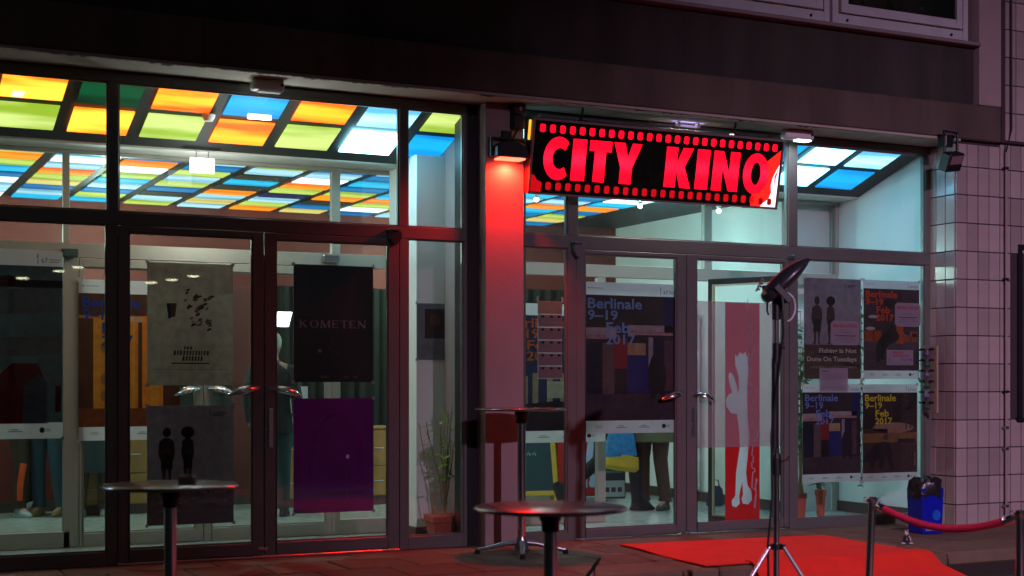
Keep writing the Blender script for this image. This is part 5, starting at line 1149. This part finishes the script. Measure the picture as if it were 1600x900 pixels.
# ------------------------------------------------------------------ blackboard, roll-up banners
X_, _ = at(838, 784, 3.3); t = empty('blackboard', (X_, 3.30, 0), R(-6), 'yellow-framed blackboard standing in the foyer left of the right doors', 'blackboard')
Yb = mat('yellow_painted_wood', (.62, .36, .03), .5)
Lm = Matrix.Rotation(R(-12), 4, 'X')
MB().box(-.34, .21, -.015, .0, .10, 1.05, Lm).build('board', mat('slate', (.012, .04, .05), .6), t)
MB().box(-.36, -.30, -.02, .012, .0, 1.1, Lm).box(.20, .255, -.02, .012, .0, 1.1, Lm).box(-.30, .20, -.021, .012, .07, .12, Lm).box(-.30, .20, -.021, .012, 1.04, 1.1, Lm).build('front_frame', Yb, t, .003)
Lr = Matrix.Translation((0, .42, 0)) @ Matrix.Rotation(R(13), 4, 'X') @ Matrix.Translation((.17, 0, 0))
MB().box(-.52, -.46, -.012, .012, .0, 1.08, Lr).box(.15, .21, -.012, .012, .0, 1.08, Lr).box(-.46, .15, -.012, .012, .1, .15, Lr).box(.08, .15, -.004, .004, .12, 1.0, Lr).build('rear_frame', Yb, t, .003)
ck = mat('chalk', (.35, .5, .5), .9)
for i, (zz, xs) in enumerate(((.86, (.0, .05, .10)), (.80, (.02, .08)), (.68, (.0, .05)), (.5, (-.02, .04)))):
    for x_ in xs: MB().tube([Lm @ Vector(p) for p in ((x_-.05, -.018, zz), (x_-.03, -.018, zz+.03), (x_-.02, -.018, zz-.01), (x_-.008, -.018, zz+.02))], .0035, 5).build('chalk_stroke', ck, t)
X_, _ = at(914, 780, 3.3); t = empty('roll_up_banner', (X_, 3.3, 0), R(-10), 'red roll-up banner with part of a pale figure at the back of the foyer', 'banner')
MB().box(-.30, .22, 0, .006, .05, 2.0).build('banner_sheet', mat('banner_red2', (.55, .015, .01), .6), t); MB().box(-.32, .24, -.06, .08, 0, .05).build('banner_base', M_STEEL, t, .008)
bearlogo(t, .02, .12, 1.25, mat('banner_pale', (.5, .6, .8), .6), 2, 'bear_emblem'); MB().box(.10, .125, -.01, .0, .3, 1.9).build('banner_stripe', mat('orange_stripe', (.7, .15, .03), .6), t)
X_, _ = at(955, 782, 3.1); t = empty('small_display', (X_, 3.1, 0), R(-10), 'low dark display panel with a white foot strip behind the walking legs', 'display')
MB().box(-.10, .16, 0, .02, .03, .62).build('panel', mat('dark_panel', (.02, .022, .025), .5), t, .004); flat('foot_strip', rect(-.09, .05, .15, .22), M_PAPER, t, 1, 0)
for i in range(3): flat('small_print', rect(-.07+.07*i, .10, -.02+.07*i, .15), mat('print_maroon2', (.12, .03, .04), .6), t, 2, 0)
for v in (.30, .38, .46): flat('small_print', rect(-.07, v, .12-.05*(v > .4), v+.025), mat('print_mid_grey', (.12, .12, .13), .6), t, 1, 0)
# dark-green bucket by the wall
X_, _ = at(1093, 792, 2.4); t = empty('bag', (X_+.05, 2.2, 0), 0, 'small dark blue bag on the foyer floor against the white wall', 'bag')
MB().loft([(0, 0, 0, .09, .06), (0, 0, .08, .10, .07), (.01, 0, .17, .08, .04), (.01, 0, .20, .05, .02)], 16).build('bag_body', mat('blue_cloth', (.01, .02, .07), .8), t, smooth=True); MB().tube([(-.03, 0, .19), (-.01, 0, .26), (.04, 0, .26), (.06, 0, .18)], .006, 6).build('strap', M_BLACK, t, smooth=True)

# ------------------------------------------------------------------ people in the foyer
SKIN = mat('skin', (.45, .26, .19), .55, 0, .08, 8, .08)
def skinned(name, verts, edges, radii, m, parent, root=0, sub=1):
    me = bpy.data.meshes.new(name); me.from_pydata(verts, edges, []); o = bpy.data.objects.new('tmp', me); COL.objects.link(o)
    md = o.modifiers.new('s', 'SKIN'); md.use_smooth_shade = True
    for i, v in enumerate(me.skin_vertices[0].data): v.radius = radii[i] if hasattr(radii[i], '__len__') else (radii[i], radii[i]); v.use_root = (i == root)
    ss = o.modifiers.new('u', 'SUBSURF'); ss.levels = sub; ss.render_levels = sub
    dg = bpy.context.evaluated_depsgraph_get(); out = bpy.data.meshes.new_from_object(o.evaluated_get(dg)); bpy.data.objects.remove(o)
    out.materials.clear(); out.materials.append(m); out.name = name
    p = bpy.data.objects.new(name, out); COL.objects.link(p); p.parent = parent; return p
def limb(mb, pts, rad, n=12): mb.tube(pts, rad, n)
def person(x, y, rz, label, step=0.0, armL=None, armR=None, top=None, legs=None, hair=None, shoe=None, coat_len=.75, coat_r=.2, H=1.72, hairlen=.0, shoe_h=.07):
    t = empty('person', (x, y, 0), rz, label, 'person', 'people standing in the foyer'); k = H/1.72
    V = Vector
    hipL, hipR = V((-.09, 0, .90)), V((.09, 0, .90))
    kL, kR = V((-.10, -.02-step*.28, .49)), V((.10, -.03+step*.10, .49))
    aL, aR = V((-.11, .02-step*.36, .09)), V((.11, .05+step*.42, .09+step*.10))
    shL, shR = V((-.17, 0, 1.40)), V((.17, 0, 1.40))
    eL, wL = armL or (V((-.24, .03, 1.13)), V((-.23, -.06, .89)))
    eR, wR = armR or (V((.24, .03, 1.13)), V((.23, -.06, .89)))
    vs = [V((0, 0, .95)), V((0, .0, 1.12)), V((0, .01, 1.30)), V((0, .01, 1.42)), V((0, 0, 1.49)), V((0, -.01, 1.57)), V((0, -.015, 1.65)), V((0, -.005, 1.71))]
    ra = [(.12, .10), (.115, .09), (.13, .10), (.10, .08), .05, (.062, .075), (.072, .09), (.055, .07)]
    ed = [(i, i+1) for i in range(7)]
    def chain(start, pts, rs):
        prev = start
        for p, r_ in zip(pts, rs): vs.append(p); ra.append(r_); ed.append((prev, len(vs)-1)); prev = len(vs)-1
        return prev
    for sh, el, wr, s in ((shL, eL, wL, -1), (shR, eR, wR, 1)):
        i = chain(3, [sh, el, wr], [.052, .038, .026]); dd = (wr-el).normalized(); side = V((0, 1, 0)) if abs(dd.y) < .8 else V((1, 0, 0)); side = (side-dd*side.dot(dd)).normalized()
        pal = chain(i, [wr+dd*.055], [(.022, .034)])
        for q, off in enumerate((-.027, -.009, .009, .027)):
            L_ = (.065, .078, .074, .058)[q]; b0 = wr+dd*.085+side*off
            chain(pal, [b0, b0+dd*L_*.5+V((-s*.008, 0, 0)), b0+dd*L_*.9+V((-s*.024, 0, 0))], [.0095, .0085, .007])
        chain(pal, [wr+dd*.04+side*-.035, wr+dd*.075+side*-.052], [.010, .008])
    for hp_, kn, an in ((hipL, kL, aL), (hipR, kR, aR)):
        chain(0, [hp_, kn, an, an+V((0, -.07, -.045)), an+V((0, -.14, -.055))], [.085, .052, .036, .035, .025])
    skinned('body', [tuple(v*k) for v in vs], ed, [tuple(q*k for q in r_) if hasattr(r_, '__len__') else r_*k for r_ in ra], SKIN, t)
    hd = MB(); hd.ball((0, -.012, 1.635), .094, 16, (.80, .98, 1.2)); hd.tube([(0, -.10, 1.645), (0, -.125, 1.615), (0, -.10, 1.605)], [.008, .014, .010], 8)
    for s in (-1, 1): hd.ball((s*.078, .0, 1.63), .022, 8, (.4, .8, 1.3))
    hd.v = [tuple(Vector(p)*k) for p in hd.v]; hdo = hd.build('head', SKIN, t, smooth=True)
    ey = MB()
    for s in (-1, 1): ey.ball((s*.033, -.093, 1.645), .011, 8)
    ey.v = [tuple(Vector(p)*k) for p in ey.v]; ey.build('eyes', mat('eye_white', (.5, .5, .5), .2), hdo, smooth=True)
    mo = MB().ball((0, -.098, 1.575), .022, 8, (1, .35, .3)); mo.v = [tuple(Vector(p)*k) for p in mo.v]; mo.build('mouth', mat('lips', (.35, .1, .09), .5), hdo, smooth=True)
    hr = MB().ball((0, .014, 1.668), .104, 16, (.87, .97, 1.0)); 
    if hairlen: hr.loft([(0, .04, 1.64, .088, .07), (0, .045, 1.55, .10, .06), (0, .05, 1.64-hairlen, .09, .04)], 14)
    hr.v = [tuple(Vector(p)*k) for p in hr.v]; hr.build('hair', hair, t, smooth=True)
    z0 = coat_len; ct = MB()
    ct.loft([(0, -.0, z0, coat_r*1.08, coat_r*.88), (0, 0, z0+.02, coat_r*1.1, coat_r*.9), (0, 0, .95, .185, .155), (0, 0, 1.10, .165, .135), (0, .01, 1.28, .19, .145), (0, .01, 1.38, .19, .125), (0, .01, 1.44, .11, .09), (0, 0, 1.49, .066, .062)], 22)
    vs2 = []
    for p in ct.v:
        a = math.atan2(p[1], p[0]); f = max(0, (1.05-p[2])/.6); s_ = 1+.07*f*math.sin(7*a)+.03*math.sin(3*a+p[2]*9); vs2.append((p[0]*s_, p[1]*s_, p[2]))
    ct.v = vs2
    for sh, el, wr in ((shL, eL, wL), (shR, eR, wR)): ct.tube([sh*.9+V((0, 0, 1.41))*.1, sh, sh.lerp(el, .5), el, el.lerp(wr, .5), wr-(wr-el)*.06], [.06, .073, .064, .056, .05, .043], 14)
    ct.v = [tuple(Vector(p)*k) for p in ct.v]; ct.build('coat', top, t, smooth=True)
    tr = MB()
    for hp_, kn, an in ((hipL, kL, aL), (hipR, kR, aR)): tr.tube([hp_+V((0, 0, .08)), hp_, hp_.lerp(kn, .5), kn, kn.lerp(an, .5), an+V((0, 0, .03)), an+V((0, -.005, -.01))], [.10, .10, .088, .070, .064, .060, .066], 14)
    tr.v = [tuple(Vector(p)*k) for p in tr.v]; tr.build('trousers', legs, t, smooth=True)
    for an in (aL, aR):
        sm = MB(); tilt = 0 if an.z < .1 else .5
        Mx = Matrix.Translation(an+V((0, 0, -.09))) @ Matrix.Rotation(-tilt, 4, 'X')
        sm.loft([(0, -.05, 0, .042, .125), (0, -.05, .022, .045, .13), (0, -.045, .045, .040, .11), (0, -.01, shoe_h, .040, .06), (0, .005, shoe_h+.06, .040, .045)], 16, M=Mx)
        sm.v = [tuple(Vector(p)*k) for p in sm.v]; so_ = sm.build('shoe', shoe, t, smooth=True)
    return t, k
cl = lambda n, c, r=.85: mat(n, c, r, 0, .3, 12, .4, 120)
V = Vector
blk = cl('black_wool', (.012, .013, .016)); hairb = cl('brown_hair', (.05, .03, .02)); hairw = cl('white_hair', (.45, .45, .40)); shb = mat('black_leather', (.012, .012, .013), .4)
def pl(px, py): # foot point on the foyer floor from the survey
    v = (600-py)/FPX; t_ = -CZ/v; u = (px-800)/FPX; return (SY+CY*u)*t_, -10+(CY-SY*u)*t_
x_, y_ = pl(426, 806); t, k = person(x_, y_, R(150), 'person with white hair in a black coat seen behind the door handles', 0, None, None, blk, cl('dark_teal_cloth', (.01, .04, .045)), hairw, shb, .80, .2, 1.68)
MB().box(-.16, .16, -.20, -.12, .62, .86).build('teal_bag', cl('teal_cloth', (.01, .09, .09)), t, .03)
x_, y_ = pl(948, 796); t, k = person(x_, y_, R(70), 'striding person in black trousers and boots carrying a blue and yellow bag', .85, None, (V((.26, -.05, 1.12)), V((.25, -.12, .93))), cl('grey_coat', (.06, .06, .065)), cl('black_denim', (.008, .009, .013)), hairb, shb, .86, .18, 1.70, .1, .14)
x_, y_ = at(970, 700, 2.0)[0], 2.0
bagp = empty('shopping_bag', (x_, y_, .40), R(20), 'blue and yellow patterned shopping bag held by the striding person', 'bag')
b_ = MB().loft([(0, 0, .14, .215, .10), (0, 0, .30, .19, .09), (0, 0, .45, .13, .05), (-.02, 0, .56, .07, .03)], 18)
b_.build('bag_body', mat('bag_blue', (.02, .20, .42), .7, 0, .7, 26), bagp, smooth=True)
MB().loft([(0, 0, .0, .20, .09), (0, 0, .03, .235, .115), (0, 0, .10, .23, .11), (0, 0, .145, .218, .103)], 18, M=Matrix.Rotation(R(8), 4, 'Y')).build('bag_bottom', mat('bag_yellow', (.55, .36, .02), .7), bagp, smooth=True)
MB().loft([(.02, -.02, .40, .06, .05), (.03, -.02, .50, .07, .05), (.02, -.01, .60, .05, .03)], 12).build('red_scarf', cl('red_cloth', (.45, .02, .02)), bagp, smooth=True)
MB().tube([(-.05, 0, .52), (-.04, 0, .66), (.0, 0, .72), (.03, 0, .55)], .008, 8).build('strap', M_BLACK, bagp, smooth=True)
x_, y_ = pl(1020, 796); t, k = person(x_, y_, R(-60), 'person in an olive coat and brown corduroy trousers behind the right doors', 0, None, None, cl('olive_coat', (.17, .15, .07)), cl('brown_corduroy', (.12, .055, .035)), hairb, cl('grey_brown_shoe', (.08, .065, .05)), .66, .26, 1.74)
x_, y_ = pl(40, 806); t, k = person(x_, y_, R(30), 'person in brown trousers with an orange stripe and laced white shoes at the far left', .2, None, None, cl('dark_red_jacket', (.09, .01, .02)), cl('brown_cloth', (.035, .022, .012)), hairb, mat('white_leather', (.35, .42, .42), .5), .86, .19, 1.70)
MB().tube([(-.13, -.14, .50), (-.16, -.13, .30), (-.14, -.10, .16)], [.03, .028, .024], 10).build('orange_stripe', cl('orange_cloth', (.75, .08, .01)), t, smooth=True)
x_, y_ = pl(76, 806); t, k = person(x_, y_, R(-40), 'person in blue jeans and yellowish shoes second from the left edge', 0, None, None, cl('blue_shirt', (.03, .05, .14)), cl('blue_denim', (.02, .06, .09)), hairb, mat('tan_leather', (.22, .16, .05), .5), .88, .18, 1.72)
x_, y_ = pl(145, 806); t, k = person(x_, y_, R(160), 'person in a long teal coat and pale shoes behind the left inner door', 0, None, None, cl('long_teal_coat', (.008, .035, .04)), cl('brown_cloth2', (.03, .02, .012)), hairb, mat('pale_leather', (.28, .32, .30), .5), .42, .20, 1.68)
